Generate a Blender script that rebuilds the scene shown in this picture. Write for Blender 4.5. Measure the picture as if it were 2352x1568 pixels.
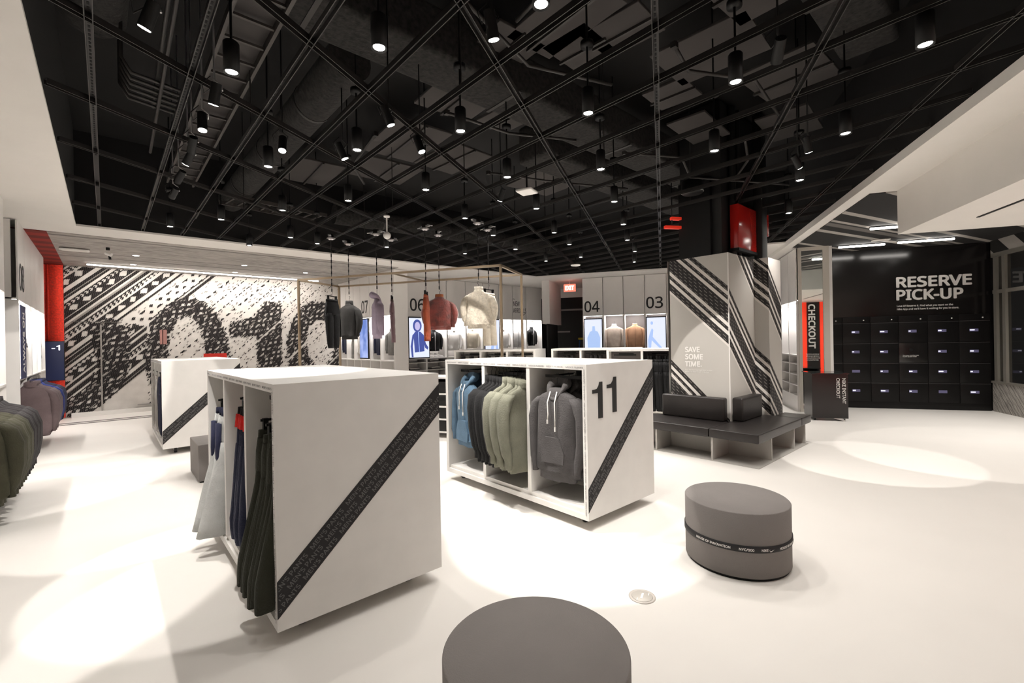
import bpy, bmesh, math, random
from math import sin, cos, pi, radians, hypot, atan2
from mathutils import Vector, Matrix

for o in list(bpy.data.objects): bpy.data.objects.remove(o, do_unlink=True)
C = bpy.context.scene.collection
S = bpy.context.scene
random.seed(7)

# ------------------------------------------------------------------ camera, world, exposure
YAW, PIT, ROL = radians(41.736), radians(-0.066), radians(-1.009)
EYE = 1.55
f_ = Vector((sin(YAW)*cos(PIT), cos(YAW)*cos(PIT), sin(PIT)))
r_ = Vector((cos(YAW), -sin(YAW), 0)); u_ = r_.cross(f_)
r2 = cos(ROL)*r_ + sin(ROL)*u_; u2 = -sin(ROL)*r_ + cos(ROL)*u_
cd = bpy.data.cameras.new('camera'); cam = bpy.data.objects.new('camera', cd); C.objects.link(cam)
m = Matrix.Identity(4)
for i in range(3):
    m[i][0] = r2[i]; m[i][1] = u2[i]; m[i][2] = -f_[i]
m.translation = (0, 0, EYE); cam.matrix_world = m
cd.sensor_width = 36; cd.lens = 36*1045.3/2352; cd.clip_end = 200; cd.clip_start = 0.05
S.camera = cam
W = bpy.data.worlds.new('world'); S.world = W; W.use_nodes = True
W.node_tree.nodes['Background'].inputs[0].default_value = (1, 0.96, 0.92, 1)
W.node_tree.nodes['Background'].inputs[1].default_value = 0.02
S.view_settings.view_transform = 'Standard'; S.view_settings.look = 'None'
S.view_settings.gamma = 1; S.view_settings.use_curve_mapping = False
S.view_settings.exposure = 0.0
LAMP_W = 82.0      # watts of a ceiling downlight
BEAM_W = 230.0     # watts of a narrow accent spotlight
WARM = (1.0, 0.95, 0.895)

def spot(parent, loc, aim, watts, deg, blend, rad=0.035, col=WARM):
    d = bpy.data.lights.new('beam', 'SPOT'); d.energy = watts; d.spot_size = radians(deg); d.spot_blend = blend
    d.shadow_soft_size = rad; d.color = col
    o = bpy.data.objects.new('beam', d); C.objects.link(o)
    v = Vector(aim) - Vector(loc)
    o.rotation_euler = v.to_track_quat('-Z', 'Y').to_euler()
    if parent:
        o.parent = parent; o.location = Vector(loc) - parent.location
    else: o.location = loc
    return o

# ------------------------------------------------------------------ materials
MATS = {}
def mat(name, col, rough=0.6, metal=0.0, spec=0.5, emit=0.0, ecol=None, bump=0.0, bscale=60, vary=0.0, vscale=3, sheen=0, coat=0):
    if name in MATS: return MATS[name]
    mt = bpy.data.materials.new(name); mt.use_nodes = True; nt = mt.node_tree; b = nt.nodes['Principled BSDF']
    b.inputs['Base Color'].default_value = (*col, 1); b.inputs['Roughness'].default_value = rough
    b.inputs['Metallic'].default_value = metal; b.inputs['Specular IOR Level'].default_value = spec
    if sheen: b.inputs['Sheen Weight'].default_value = sheen
    if coat: b.inputs['Coat Weight'].default_value = coat; b.inputs['Coat Roughness'].default_value = 0.15
    if emit:
        b.inputs['Emission Color'].default_value = (*(ecol or col), 1); b.inputs['Emission Strength'].default_value = emit
    tc = nt.nodes.new('ShaderNodeTexCoord')
    if vary:
        n = nt.nodes.new('ShaderNodeTexNoise'); n.inputs['Scale'].default_value = vscale; n.inputs['Detail'].default_value = 6
        nt.links.new(tc.outputs['Object'], n.inputs['Vector'])
        r = nt.nodes.new('ShaderNodeMapRange'); r.inputs['From Min'].default_value = .3; r.inputs['From Max'].default_value = .7
        r.inputs['To Min'].default_value = 1-vary; r.inputs['To Max'].default_value = 1+vary
        nt.links.new(n.outputs['Fac'], r.inputs['Value'])
        mx = nt.nodes.new('ShaderNodeVectorMath'); mx.operation = 'SCALE'; mx.inputs[0].default_value = col
        nt.links.new(r.outputs[0], mx.inputs['Scale']); nt.links.new(mx.outputs[0], b.inputs['Base Color'])
    if bump:
        n = nt.nodes.new('ShaderNodeTexNoise'); n.inputs['Scale'].default_value = bscale; n.inputs['Detail'].default_value = 4
        nt.links.new(tc.outputs['Object'], n.inputs['Vector'])
        bp = nt.nodes.new('ShaderNodeBump'); bp.inputs['Strength'].default_value = bump; bp.inputs['Distance'].default_value = 0.01
        nt.links.new(n.outputs['Fac'], bp.inputs['Height']); nt.links.new(bp.outputs[0], b.inputs['Normal'])
    MATS[name] = mt
    return mt
def fabric(name, col, v=0.12): return mat('fabric_'+name, col, rough=0.85, spec=0.25, bump=0.5, bscale=90, vary=v, vscale=9, sheen=0.03)
M_white = mat('painted_plywood', (0.74, 0.72, 0.69), 0.55, vary=0.03, vscale=6)
M_wall = mat('white_laminate', (0.80, 0.775, 0.75), 0.45, vary=0.02)
M_soffit = mat('white_plaster', (0.82, 0.79, 0.745), 0.8, vary=0.015)
M_floor = mat('pale_resin_floor', (0.78, 0.75, 0.71), 0.42, spec=0.35, vary=0.03, vscale=0.9)
M_black = mat('black_satin', (0.004, 0.004, 0.004), 0.5, spec=.3)
M_blackm = mat('black_metal', (0.012, 0.012, 0.012), 0.45, metal=0.3)
M_strut = mat('black_strut', (0.030, 0.0275, 0.026), 0.4, metal=0.4)
M_slot = mat('strut_slots', (0.004, 0.004, 0.004), 0.8)
M_deck = mat('dark_deck', (0.005, 0.0045, 0.0045), 0.9, vary=0.3, vscale=1.2)
M_deckl = mat('grey_deck_panel', (0.040, 0.035, 0.033), 0.85, vary=0.15, vscale=1.5)
M_duct = mat('sprayed_duct', (0.014, 0.0125, 0.0115), 0.95, bump=1.0, bscale=25, vary=0.8, vscale=22)
M_pipe = mat('dark_pipe', (0.03, 0.027, 0.025), 0.45, metal=0.3)
M_lens = mat('lamp_lens', (1, 0.95, 0.88), 0.3, emit=30, ecol=(1, 0.95, 0.88))
M_led = mat('led_tube', (1, 0.97, 0.93), 0.3, emit=20, ecol=(1, 0.95, 0.88))
M_niche = mat('niche_led', (1, 0.97, 0.93), 0.3, emit=7, ecol=(1, 0.95, 0.9))
M_ott = mat('grey_felt', (0.205, 0.187, 0.177), 0.9, bump=0.25, bscale=180, vary=0.04, vscale=5)
M_leather = mat('dark_leather', (0.022, 0.018, 0.017), 0.38, bump=0.15, bscale=70, vary=0.15, vscale=8)
M_glossk = mat('gloss_black_laminate', (0.010, 0.009, 0.009), 0.16, spec=0.5)
M_lock = mat('black_locker', (0.006, 0.0057, 0.0057), 0.38, spec=0.22)
M_lockl = mat('locker_edge', (0.06, 0.058, 0.06), 0.4)
M_chrome = mat('chrome', (0.8, 0.8, 0.8), 0.12, metal=1)
M_castw = mat('caster_bracket', (0.6, 0.6, 0.6), 0.3, metal=0.8)
M_rubber = mat('black_rubber', (0.012, 0.012, 0.012), 0.6)
M_brass = mat('brushed_brass', (0.42, 0.33, 0.23), 0.35, metal=0.85)
M_mirror = mat('mirror_glass', (0.80, 0.84, 0.82), 0.02, metal=1)
M_letw = mat('white_lettering', (0.85, 0.83, 0.8), 0.6)
M_letk = mat('black_lettering', (0.01, 0.01, 0.01), 0.6)
M_letg = mat('grey_lettering', (0.13, 0.125, 0.125), 0.7)
M_letm = mat('mid_grey_lettering', (0.33, 0.32, 0.32), 0.7)
M_tape = mat('black_tape', (0.012, 0.011, 0.012), 0.65)
M_grey = mat('pale_grey_board', (0.45, 0.43, 0.40), 0.6, vary=0.03)
M_red = mat('red_gloss', (0.42, 0.012, 0.008), 0.18, coat=0.5)
M_tray = mat('tray_steel', (0.06, 0.054, 0.05), 0.5, metal=0.3)

# ------------------------------------------------------------------ mesh builder
class MB:
    def __init__(s): s.v = []; s.f = []; s.mi = []; s.sm = []
    def add(s, vs, fs, mi=0, smooth=False):
        b = len(s.v); s.v += [tuple(p) for p in vs]
        for f in fs: s.f.append(tuple(b+i for i in f)); s.mi.append(mi); s.sm.append(smooth)
        return s
    def box(s, a, b, mi=0):
        x0, y0, z0 = [min(p, q) for p, q in zip(a, b)]; x1, y1, z1 = [max(p, q) for p, q in zip(a, b)]
        return s.add([(x0,y0,z0),(x1,y0,z0),(x1,y1,z0),(x0,y1,z0),(x0,y0,z1),(x1,y0,z1),(x1,y1,z1),(x0,y1,z1)],
              [(0,3,2,1),(4,5,6,7),(0,1,5,4),(1,2,6,5),(2,3,7,6),(3,0,4,7)], mi)
    def rbox(s, a, b, r=0.01, mi=0, seg=2):
        bm = bmesh.new(); lo = Vector([min(p,q) for p,q in zip(a,b)]); hi = Vector([max(p,q) for p,q in zip(a,b)])
        bmesh.ops.create_cube(bm, size=1)
        for v in bm.verts: v.co = Vector([(lo[i]+hi[i])/2 + v.co[i]*(hi[i]-lo[i]) for i in range(3)])
        bmesh.ops.bevel(bm, geom=bm.edges[:], offset=r, segments=seg, profile=0.6, affect='EDGES')
        bm.verts.ensure_lookup_table()
        s.add([v.co[:] for v in bm.verts], [[v.index for v in f.verts] for f in bm.faces], mi, True); bm.free(); return s
    def prism(s, poly, z0, z1, mi=0):
        n = len(poly); A = sum(poly[i][0]*poly[(i+1)%n][1]-poly[(i+1)%n][0]*poly[i][1] for i in range(n))
        if A < 0: poly = poly[::-1]
        vs = [(x,y,z0) for x,y in poly]+[(x,y,z1) for x,y in poly]
        return s.add(vs, [tuple(range(n))[::-1], tuple(range(n,2*n))]+[(i,(i+1)%n,n+(i+1)%n,n+i) for i in range(n)], mi)
    def prismv(s, poly, axis, t0, t1, mi=0):
        """poly in (h, z); extruded along axis 'x' or 'y' """
        n = len(poly)
        g = (lambda h,z,t: (t,h,z)) if axis == 'x' else (lambda h,z,t: (h,t,z))
        vs = [g(h,z,t0) for h,z in poly]+[g(h,z,t1) for h,z in poly]
        return s.add(vs, [tuple(range(n))[::-1], tuple(range(n,2*n))]+[(i,(i+1)%n,n+(i+1)%n,n+i) for i in range(n)], mi)
    def cyl(s, p, q, r, r2=None, n=16, mi=0, smooth=True):
        p, q = Vector(p), Vector(q); r2 = r if r2 is None else r2; d = (q-p).normalized()
        a = d.orthogonal().normalized(); b = d.cross(a); vs = []
        for c, rr in ((p, r), (q, r2)):
            for i in range(n):
                t = 2*pi*i/n; vs.append(c + a*cos(t)*rr + b*sin(t)*rr)
        s.add(vs, [(i,(i+1)%n,n+(i+1)%n,n+i) for i in range(n)], mi, smooth)
        return s.add(vs, [tuple(range(n))[::-1], tuple(range(n,2*n))], mi)
    def tube(s, pts, r, n=8, mi=0):
        pts = [Vector(p) for p in pts]; vs = []; up = None
        for i, p in enumerate(pts):
            d = (pts[min(i+1,len(pts)-1)]-pts[max(i-1,0)]).normalized()
            if up is None: up = d.orthogonal().normalized()
            a = (up - d*up.dot(d)).normalized(); b = d.cross(a); up = a
            for k in range(n):
                t = 2*pi*k/n; vs.append(p + a*cos(t)*r + b*sin(t)*r)
        fs = [(i*n+k, i*n+(k+1)%n, (i+1)*n+(k+1)%n, (i+1)*n+k) for i in range(len(pts)-1) for k in range(n)]
        return s.add(vs, fs+[tuple(range(n))[::-1], tuple(range(len(vs)-n,len(vs)))], mi, True)
    def loft(s, rings, mi=0, cap0=True, cap1=True):
        n = len(rings[0]); vs = [p for r in rings for p in r]
        fs = [(i*n+k, i*n+(k+1)%n, (i+1)*n+(k+1)%n, (i+1)*n+k) for i in range(len(rings)-1) for k in range(n)]
        if cap0: fs.append(tuple(range(n))[::-1])
        if cap1: fs.append(tuple(range(len(vs)-n, len(vs))))
        return s.add(vs, fs, mi, True)
    def lathe(s, prof, c=(0,0,0), n=32, mi=0):
        return s.loft([[(c[0]+r*cos(2*pi*k/n), c[1]+r*sin(2*pi*k/n), c[2]+z) for k in range(n)] for r, z in prof], mi)
    def build(s, name, mats, parent=None, fix=True):
        me = bpy.data.meshes.new(name); me.from_pydata(s.v, [], s.f)
        for mm in (mats if isinstance(mats, (list, tuple)) else [mats]): me.materials.append(mm)
        for p, i, sm in zip(me.polygons, s.mi, s.sm): p.material_index = i; p.use_smooth = sm
        if fix:
            bm = bmesh.new(); bm.from_mesh(me); bmesh.ops.recalc_face_normals(bm, faces=bm.faces[:]); bm.to_mesh(me); bm.free()
        me.update()
        o = bpy.data.objects.new(name, me); C.objects.link(o)
        if parent: o.parent = parent
        return o

def tag(o, label, cat, group=None, kind=None):
    o['label'] = label; o['category'] = cat
    if group: o['group'] = group
    if kind: o['kind'] = kind
    return o
def thing(name, label, cat, loc=(0,0,0), rz=0.0, group=None):
    o = bpy.data.objects.new(name, None); o.empty_display_size = .1; C.objects.link(o)
    o.location = loc; o.rotation_euler = (0, 0, rz); return tag(o, label, cat, group)
def struct(name, mb, mats, label=None):
    o = mb.build(name, mats); o['kind'] = 'structure'
    if label: o['label'] = label
    return o
def kids(o): return [c for c in ALLKIDS.get(o.name, [])] if False else list(o.children)
def copy_tree(o, parent=None):
    c = o.copy(); C.objects.link(c); c.parent = parent
    for ch in list(o.children): copy_tree(ch, c)
    return c
ORD = ['first','second','third','fourth','fifth','sixth','seventh','eighth','ninth','tenth','eleventh','twelfth','thirteenth',
       'fourteenth','fifteenth','sixteenth','seventeenth','eighteenth','nineteenth','twentieth']
R60 = radians(-60)
def w60(p, d, z=0.0): return (0.5*p+0.8660254*d, -0.8660254*p+0.5*d, z)   # the room's second axis, turned 60 degrees
def wxy(p, d): return w60(p, d)[:2]
T60 = thing  # alias

try:
    FONT = bpy.data.fonts.load(bpy.utils.system_resource('DATAFILES', path='fonts')+'/NotoSansHebrew-Regular.woff2')
except Exception: FONT = None      # the built-in font then
_tc = {}
def text_mesh(s, bold=0.0, depth=0.003, space=1.0, line=1.0, align='LEFT'):
    key = (s, bold, depth, space, line, align)
    if key in _tc: return _tc[key]
    cu = bpy.data.curves.new('t', 'FONT'); cu.body = s; cu.size = 1
    if FONT: cu.font = FONT
    cu.extrude = 0.0; cu.space_character = space
    cu.space_line = line; cu.align_x = align; cu.resolution_u = 4
    o = bpy.data.objects.new('t', cu); C.objects.link(o)
    me = bpy.data.meshes.new_from_object(o.evaluated_get(bpy.context.evaluated_depsgraph_get()))
    vs = [v.co.copy() for v in me.vertices]; fs = [tuple(p.vertices) for p in me.polygons]
    bpy.data.objects.remove(o, do_unlink=True); bpy.data.curves.remove(cu); bpy.data.meshes.remove(me)
    nb = 8 if bold >= .02 else (4 if bold >= .01 else 0)
    if nb:      # heavier strokes: the outline repeated a stroke's width around itself
        v0, f0 = list(vs), list(fs)
        for k in range(nb):
            sx, sy = bold*cos(2*pi*k/nb), bold*sin(2*pi*k/nb); b0 = len(vs)
            vs += [Vector((v.x+sx, v.y+sy, k+1)) for v in v0]; fs += [tuple(b0+i for i in f) for f in f0]
    x0 = min(v.x for v in vs); x1 = max(v.x for v in vs); y0 = min(v.y for v in vs); y1 = max(v.y for v in vs)
    _tc[key] = ([((v.x-x0)/(x1-x0), (v.y-y0)/(y1-y0), v.z) for v in vs], fs, (x1-x0), (y1-y0))
    return _tc[key]
def text(name, s, m_, parent, O, U, V, w, h, bold=0.01, space=1.0, line=1.0, depth=0.002, align='LEFT', clip=None):
    """lettering fitted into a w x h box with lower-left corner O; U, V unit vectors to the right and up"""
    vs, fs, _, _ = text_mesh(s, bold, depth, space, line, align)
    O, U, V = Vector(O), Vector(U), Vector(V); N = U.cross(V)*depth; n1 = U.cross(V)*.00018
    mb = MB(); front = [O+U*(a*w)+V*(b*h)+N+n1*c for a, b, c in vs]
    mb.add(front, fs)
    o = mb.build(name, m_, parent, fix=False)
    if clip:
        bm = bmesh.new(); bm.from_mesh(o.data)
        for co, no in clip:
            bmesh.ops.bisect_plane(bm, geom=bm.verts[:]+bm.edges[:]+bm.faces[:], plane_co=co, plane_no=no, clear_outer=True)
        bm.to_mesh(o.data); bm.free()
    # give the lettering its own small thickness
    bm = bmesh.new(); bm.from_mesh(o.data); bmesh.ops.remove_doubles(bm, verts=bm.verts[:], dist=1e-6)
    r = bmesh.ops.extrude_face_region(bm, geom=bm.faces[:])
    bmesh.ops.translate(bm, verts=[g for g in r['geom'] if isinstance(g, bmesh.types.BMVert)], vec=-N*0.9)
    bmesh.ops.recalc_face_normals(bm, faces=bm.faces[:]); bm.to_mesh(o.data); bm.free()
    return o
SWOOSH = [(0.0,0.36),(0.06,0.18),(0.13,0.06),(0.22,0.0),(0.33,0.03),(1.0,0.42),(0.34,0.20),(0.23,0.165),(0.15,0.18),(0.10,0.235),(0.065,0.34),(0.07,0.44),(0.12,0.56)]
def swoosh(name, m_, parent, O, U, V, w, depth=0.003):
    O, U, V = Vector(O), Vector(U), Vector(V); N = U.cross(V)
    n = len(SWOOSH); mb = MB()
    vs = [O+U*a*w+V*b*w+N*depth for a, b in SWOOSH]+[O+U*a*w+V*b*w for a, b in SWOOSH]
    mb.add(vs, [tuple(range(n)), tuple(range(n,2*n))[::-1]]+[(i,(i+1)%n,n+(i+1)%n,n+i) for i in range(n)])
    return mb.build(name, m_, parent)
X_, Y_, Z_ = Vector((1,0,0)), Vector((0,1,0)), Vector((0,0,1))

# ------------------------------------------------------------------ the room shell
P60 = lambda pts: [wxy(p, d) for p, d in pts]
SOF, TOP = 3.43, 3.46
struct('floor', MB().box((-3.2,-6,-0.1), (19,17.5,0)), M_floor)
struct('wall_mural', MB().box((-1.6,14.3,0), (5.5,14.5,SOF)), M_wall)
struct('wall_left', MB().box((-1.75,-5.8,0), (-1.6,14.5,SOF)), M_wall)
struct('wall_front', MB().box((-3.2,-6,0), (16,-5.85,4.9)), M_wall)
struct('wall_back_left', MB().box((5.835,10.62,0), (5.86,14.5,SOF)).box((5.86,12.1,0), (11.9,12.25,SOF)), M_wall)
struct('wall_back_right', MB().prism(P60([(-2.34,14.5),(2.6,14.5),(2.6,14.65),(-2.34,14.65)]), 0, SOF).prism(P60([(-2.34,14.5),(-2.34,16.45),(-2.28,16.45),(-2.28,14.5)]), 0, SOF), M_wall)
struct('wall_alcove', MB().prism(P60([(-7,16.5),(-1,16.5),(-1,16.65),(-7,16.65)]), 0, 3.1), M_black)
struct('wall_alcove_header', MB().prism(P60([(-7,16.5),(-1,16.5),(-1,16.65),(-7,16.65)]), 3.1, SOF), M_wall)
struct('trim_1', MB().prism(P60([(-3.98,16.47),(-2.36,16.47),(-2.36,16.5),(-3.98,16.5)]), 2.62, 2.68).prism(P60([(-3.98,16.47),(-3.2,16.47),(-3.2,16.5),(-3.98,16.5)]), 1.83, 1.88), mat('grey_trim', (0.22, 0.2, 0.19), 0.5))
struct('wall_pilaster', MB().prism(P60([(-3.57,13.9),(-3.33,13.9),(-3.33,15.6),(-3.57,15.6)]), 2.07, SOF), M_wall)
struct('trim_2', MB().prism(P60([(-3.46,14.0),(-3.42,14.0),(-3.42,15.4),(-3.46,15.4)]), 0, 2.07), M_blackm)
struct('wall_lockers', MB().prism(P60([(3.17,11.56),(6.27,11.56),(6.27,11.75),(3.17,11.75)]), 0, 3.36), M_glossk)
struct('wall_cabinet_right', MB().prism(P60([(3.2,10.69),(3.26,10.69),(3.26,12.4),(3.2,12.4)]), 0, 3.36), M_wall)
# soffit ring round the black open ceiling
J = 1.70
sof = MB()
cx0, cy0 = wxy(-3.51, 13.07)
far = wxy(-3.51, 22)
sof.prism([(-3.2,-6),(-.318,-6),(-.318,17.5),(-3.2,17.5)], SOF, TOP)
sof.prism([(-.318,9.62),(cx0,cy0),far,(far[0],17.5),(-.318,17.5)], SOF, TOP)
sof.prism(P60([(-3.51,13.07),(J,13.07),(J,22),(-3.51,22)]), SOF, TOP)
sof.prism(P60([(J,10.48),(2.40,10.48),(2.40,22),(J,22)]), SOF, TOP)
struct('ceiling_soffit', sof, M_soffit)
struct('ceiling_soffit_right', MB().prism(P60([(2.40,-7),(9.5,-7),(9.5,22),(2.40,22)]), 3.36, TOP), M_soffit)
struct('ceiling_bulkhead', MB().prism(P60([(2.85,-7),(9.5,-7),(9.5,7.0),(2.85,7.0)]), 2.81, 3.36), M_soffit)
struct('trim_3', MB().prism(P60([(3.27,5.0),(3.30,5.0),(3.30,6.3),(3.27,6.3)]), 2.803, 2.815).prism(P60([(3.27,3.4),(3.30,3.4),(3.30,4.9),(3.27,4.9)]), 2.803, 2.815)
       .prism(P60([(3.27,1.0),(3.30,1.0),(3.30,3.3),(3.27,3.3)]), 2.803, 2.815).prism(P60([(4.6,3.4),(4.63,3.4),(4.63,5.9),(4.6,5.9)]), 2.803, 2.815), M_black)
bk = MB()
bk.box((-.37,-6,TOP), (-.33,9.62,4.9)); bk.box((-.37,9.63,TOP), (cx0,9.68,4.9))
bk.prism(P60([(-3.51,13.08),(J,13.08),(J,13.12),(-3.51,13.12)]), TOP, 4.9)
bk.prism(P60([(J,10.5),(2.4,10.5),(2.4,10.54),(J,10.54)]), TOP, 4.9)
bk.prism(P60([(J,10.5),(J+.04,10.5),(J+.04,13.12),(J,13.12)]), TOP, 4.9)
bk.prism(P60([(2.42,-7),(2.46,-7),(2.46,10.54),(2.42,10.54)]), TOP, 4.9)
struct('ceiling_bulkhead_black', bk, M_deck)
struct('ceiling_deck', MB().box((-3.2,-6,4.9), (19,17.5,5.0)), M_deck)

# knitted-looking ceilings: shader driven by object coordinates
def woven(name, ang, bands, dark, light, noise=0.35, scale=1.0, vert=False):
    """streaks and bands running at angle ang; bands = [(pos, 0 dark / 1 light)...] over one period"""
    mt = bpy.data.materials.new(name); mt.use_nodes = True; nt = mt.node_tree; b = nt.nodes['Principled BSDF']; L = nt.links.new
    b.inputs['Roughness'].default_value = 0.8
    tc = nt.nodes.new('ShaderNodeTexCoord'); mp = nt.nodes.new('ShaderNodeMapping'); mp.inputs['Rotation'].default_value[2] = -ang
    if vert:
        dp = nt.nodes.new('ShaderNodeVectorMath'); dp.operation = 'DOT_PRODUCT'; dp.inputs[1].default_value = (.8660254,.5,0); L(tc.outputs['Object'], dp.inputs[0])
        s0 = nt.nodes.new('ShaderNodeSeparateXYZ'); L(tc.outputs['Object'], s0.inputs[0]); cb = nt.nodes.new('ShaderNodeCombineXYZ')
        L(dp.outputs['Value'], cb.inputs['X']); L(s0.outputs['Z'], cb.inputs['Y']); L(cb.outputs[0], mp.inputs['Vector'])
    else: L(tc.outputs['Object'], mp.inputs['Vector'])
    sp = nt.nodes.new('ShaderNodeSeparateXYZ'); L(mp.outputs[0], sp.inputs[0])
    mul = nt.nodes.new('ShaderNodeMath'); mul.operation = 'MULTIPLY'; mul.inputs[1].default_value = scale; L(sp.outputs['Y'], mul.inputs[0])
    fr = nt.nodes.new('ShaderNodeMath'); fr.operation = 'FRACT'; L(mul.outputs[0], fr.inputs[0])
    cr = nt.nodes.new('ShaderNodeValToRGB'); cr.color_ramp.interpolation = 'CONSTANT'
    el = cr.color_ramp.elements
    while len(el) < len(bands): el.new(0.5)
    for e, (p, c) in zip(el, bands): e.position = p; v = light if c > .75 else (dark if c < .25 else tuple((a+bb)*.5*c*1.4 for a, bb in zip(dark, light))); e.color = (*v, 1)
    L(fr.outputs[0], cr.inputs[0])
    m2 = nt.nodes.new('ShaderNodeMapping'); m2.inputs['Scale'].default_value = (6, 60, 1); L(mp.outputs[0], m2.inputs['Vector'])
    n = nt.nodes.new('ShaderNodeTexNoise'); n.inputs['Scale'].default_value = 1.0; n.inputs['Detail'].default_value = 5; L(m2.outputs[0], n.inputs['Vector'])
    r = nt.nodes.new('ShaderNodeMapRange'); r.inputs['From Min'].default_value = .35; r.inputs['From Max'].default_value = .65; r.inputs['To Min'].default_value = 0; r.inputs['To Max'].default_value = 1
    L(n.outputs['Fac'], r.inputs['Value'])
    n2 = nt.nodes.new('ShaderNodeTexNoise'); n2.inputs['Scale'].default_value = 0.8; m3 = nt.nodes.new('ShaderNodeMapping'); m3.inputs['Scale'].default_value = (.6, 2.2, 1); L(mp.outputs[0], m3.inputs['Vector']); L(m3.outputs[0], n2.inputs['Vector'])
    mm = nt.nodes.new('ShaderNodeMath'); mm.operation = 'MULTIPLY'; L(r.outputs[0], mm.inputs[0]); L(n2.outputs['Fac'], mm.inputs[1])
    ms = nt.nodes.new('ShaderNodeMath'); ms.operation = 'MULTIPLY'; ms.inputs[1].default_value = noise*2; L(mm.outputs[0], ms.inputs[0])
    mx = nt.nodes.new('ShaderNodeMix'); mx.data_type = 'RGBA'; L(ms.outputs[0], mx.inputs['Factor']); L(cr.outputs[0], mx.inputs['A'])
    mx.inputs['B'].default_value = (*(dark if sum(light) > 1 and noise > 0 else light), 1)
    L(mx.outputs['Result'], b.inputs['Base Color']); return mt
M_knitL = woven('grey_knit_ceiling', 0.0, [(0,1),(.46,0),(.475,1),(.70,.5),(.74,1)], (0.05,0.045,0.042), (0.50,0.465,0.43), 0.62, 0.45)
M_knitR = woven('black_knit_ceiling', radians(-15), [(0,0),(.30,1),(.36,0),(.52,1),(.57,0),(.60,.5),(.68,0),(.80,1),(.87,0)], (0.014,0.013,0.013), (0.42,0.39,0.36), 0.0, 0.62)
M_knitRed = woven('red_knit_ceiling', 0.0, [(0,1),(.5,.5)], (0.02,0.006,0.005), (0.30,0.02,0.01), 0.5, 2.0)
struct('ceiling_knit_left', MB().box((-.68,10.3,SOF-.012), (5.45,14.3,SOF)), M_knitL)
struct('ceiling_knit_red', MB().box((-1.1,10.3,SOF-.012), (-.68,14.3,SOF)), M_knitRed)
struct('ceiling_knit_right', MB().prism(P60([(2.56,7.0),(6.27,7.0),(6.27,11.56),(3.2,11.56),(3.2,10.69),(2.56,10.69)]), 3.348, 3.36), M_knitR)

# ------------------------------------------------------------------ the knitted mural
def inpoly(x, z, P):
    c = False; n = len(P)
    for i in range(n):
        x1, z1 = P[i]; x2, z2 = P[i-1]
        if (z1 > z) != (z2 > z) and x < (x2-x1)*(z-z1)/(z2-z1)+x1: c = not c
    return c
def digit_mask(x, z):
    def ring(cx, cz, rx, rz, hx, hz, hr, hrz):
        return ((x-cx)/rx)**2+((z-cz)/rz)**2 < 1 and ((x-hx)/hr)**2+((z-hz)/hrz)**2 > 1
    if ring(1.60, 1.30, .88, 1.50, 1.55, 1.36, .40, .98): return True
    if ring(4.85, 1.45, .92, 1.42, 4.90, 1.60, .42, .70): return True
    if inpoly(x, z, [(2.50,2.17),(2.50,1.80),(3.15,1.82),(3.16,0.2),(3.80,0.2),(3.80,2.78),(3.34,2.78),(3.17,2.44),(2.85,2.26)]): return True
    if inpoly(x, z, [(-.28,2.10),(.10,2.25),(.42,1.95),(.40,.95),(.20,.55),(-.05,.30),(-.35,.07),(-.69,.04),(-.69,.36),(-.30,.70),(-.17,1.10),(-.20,1.60)]): return True
    return False
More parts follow.
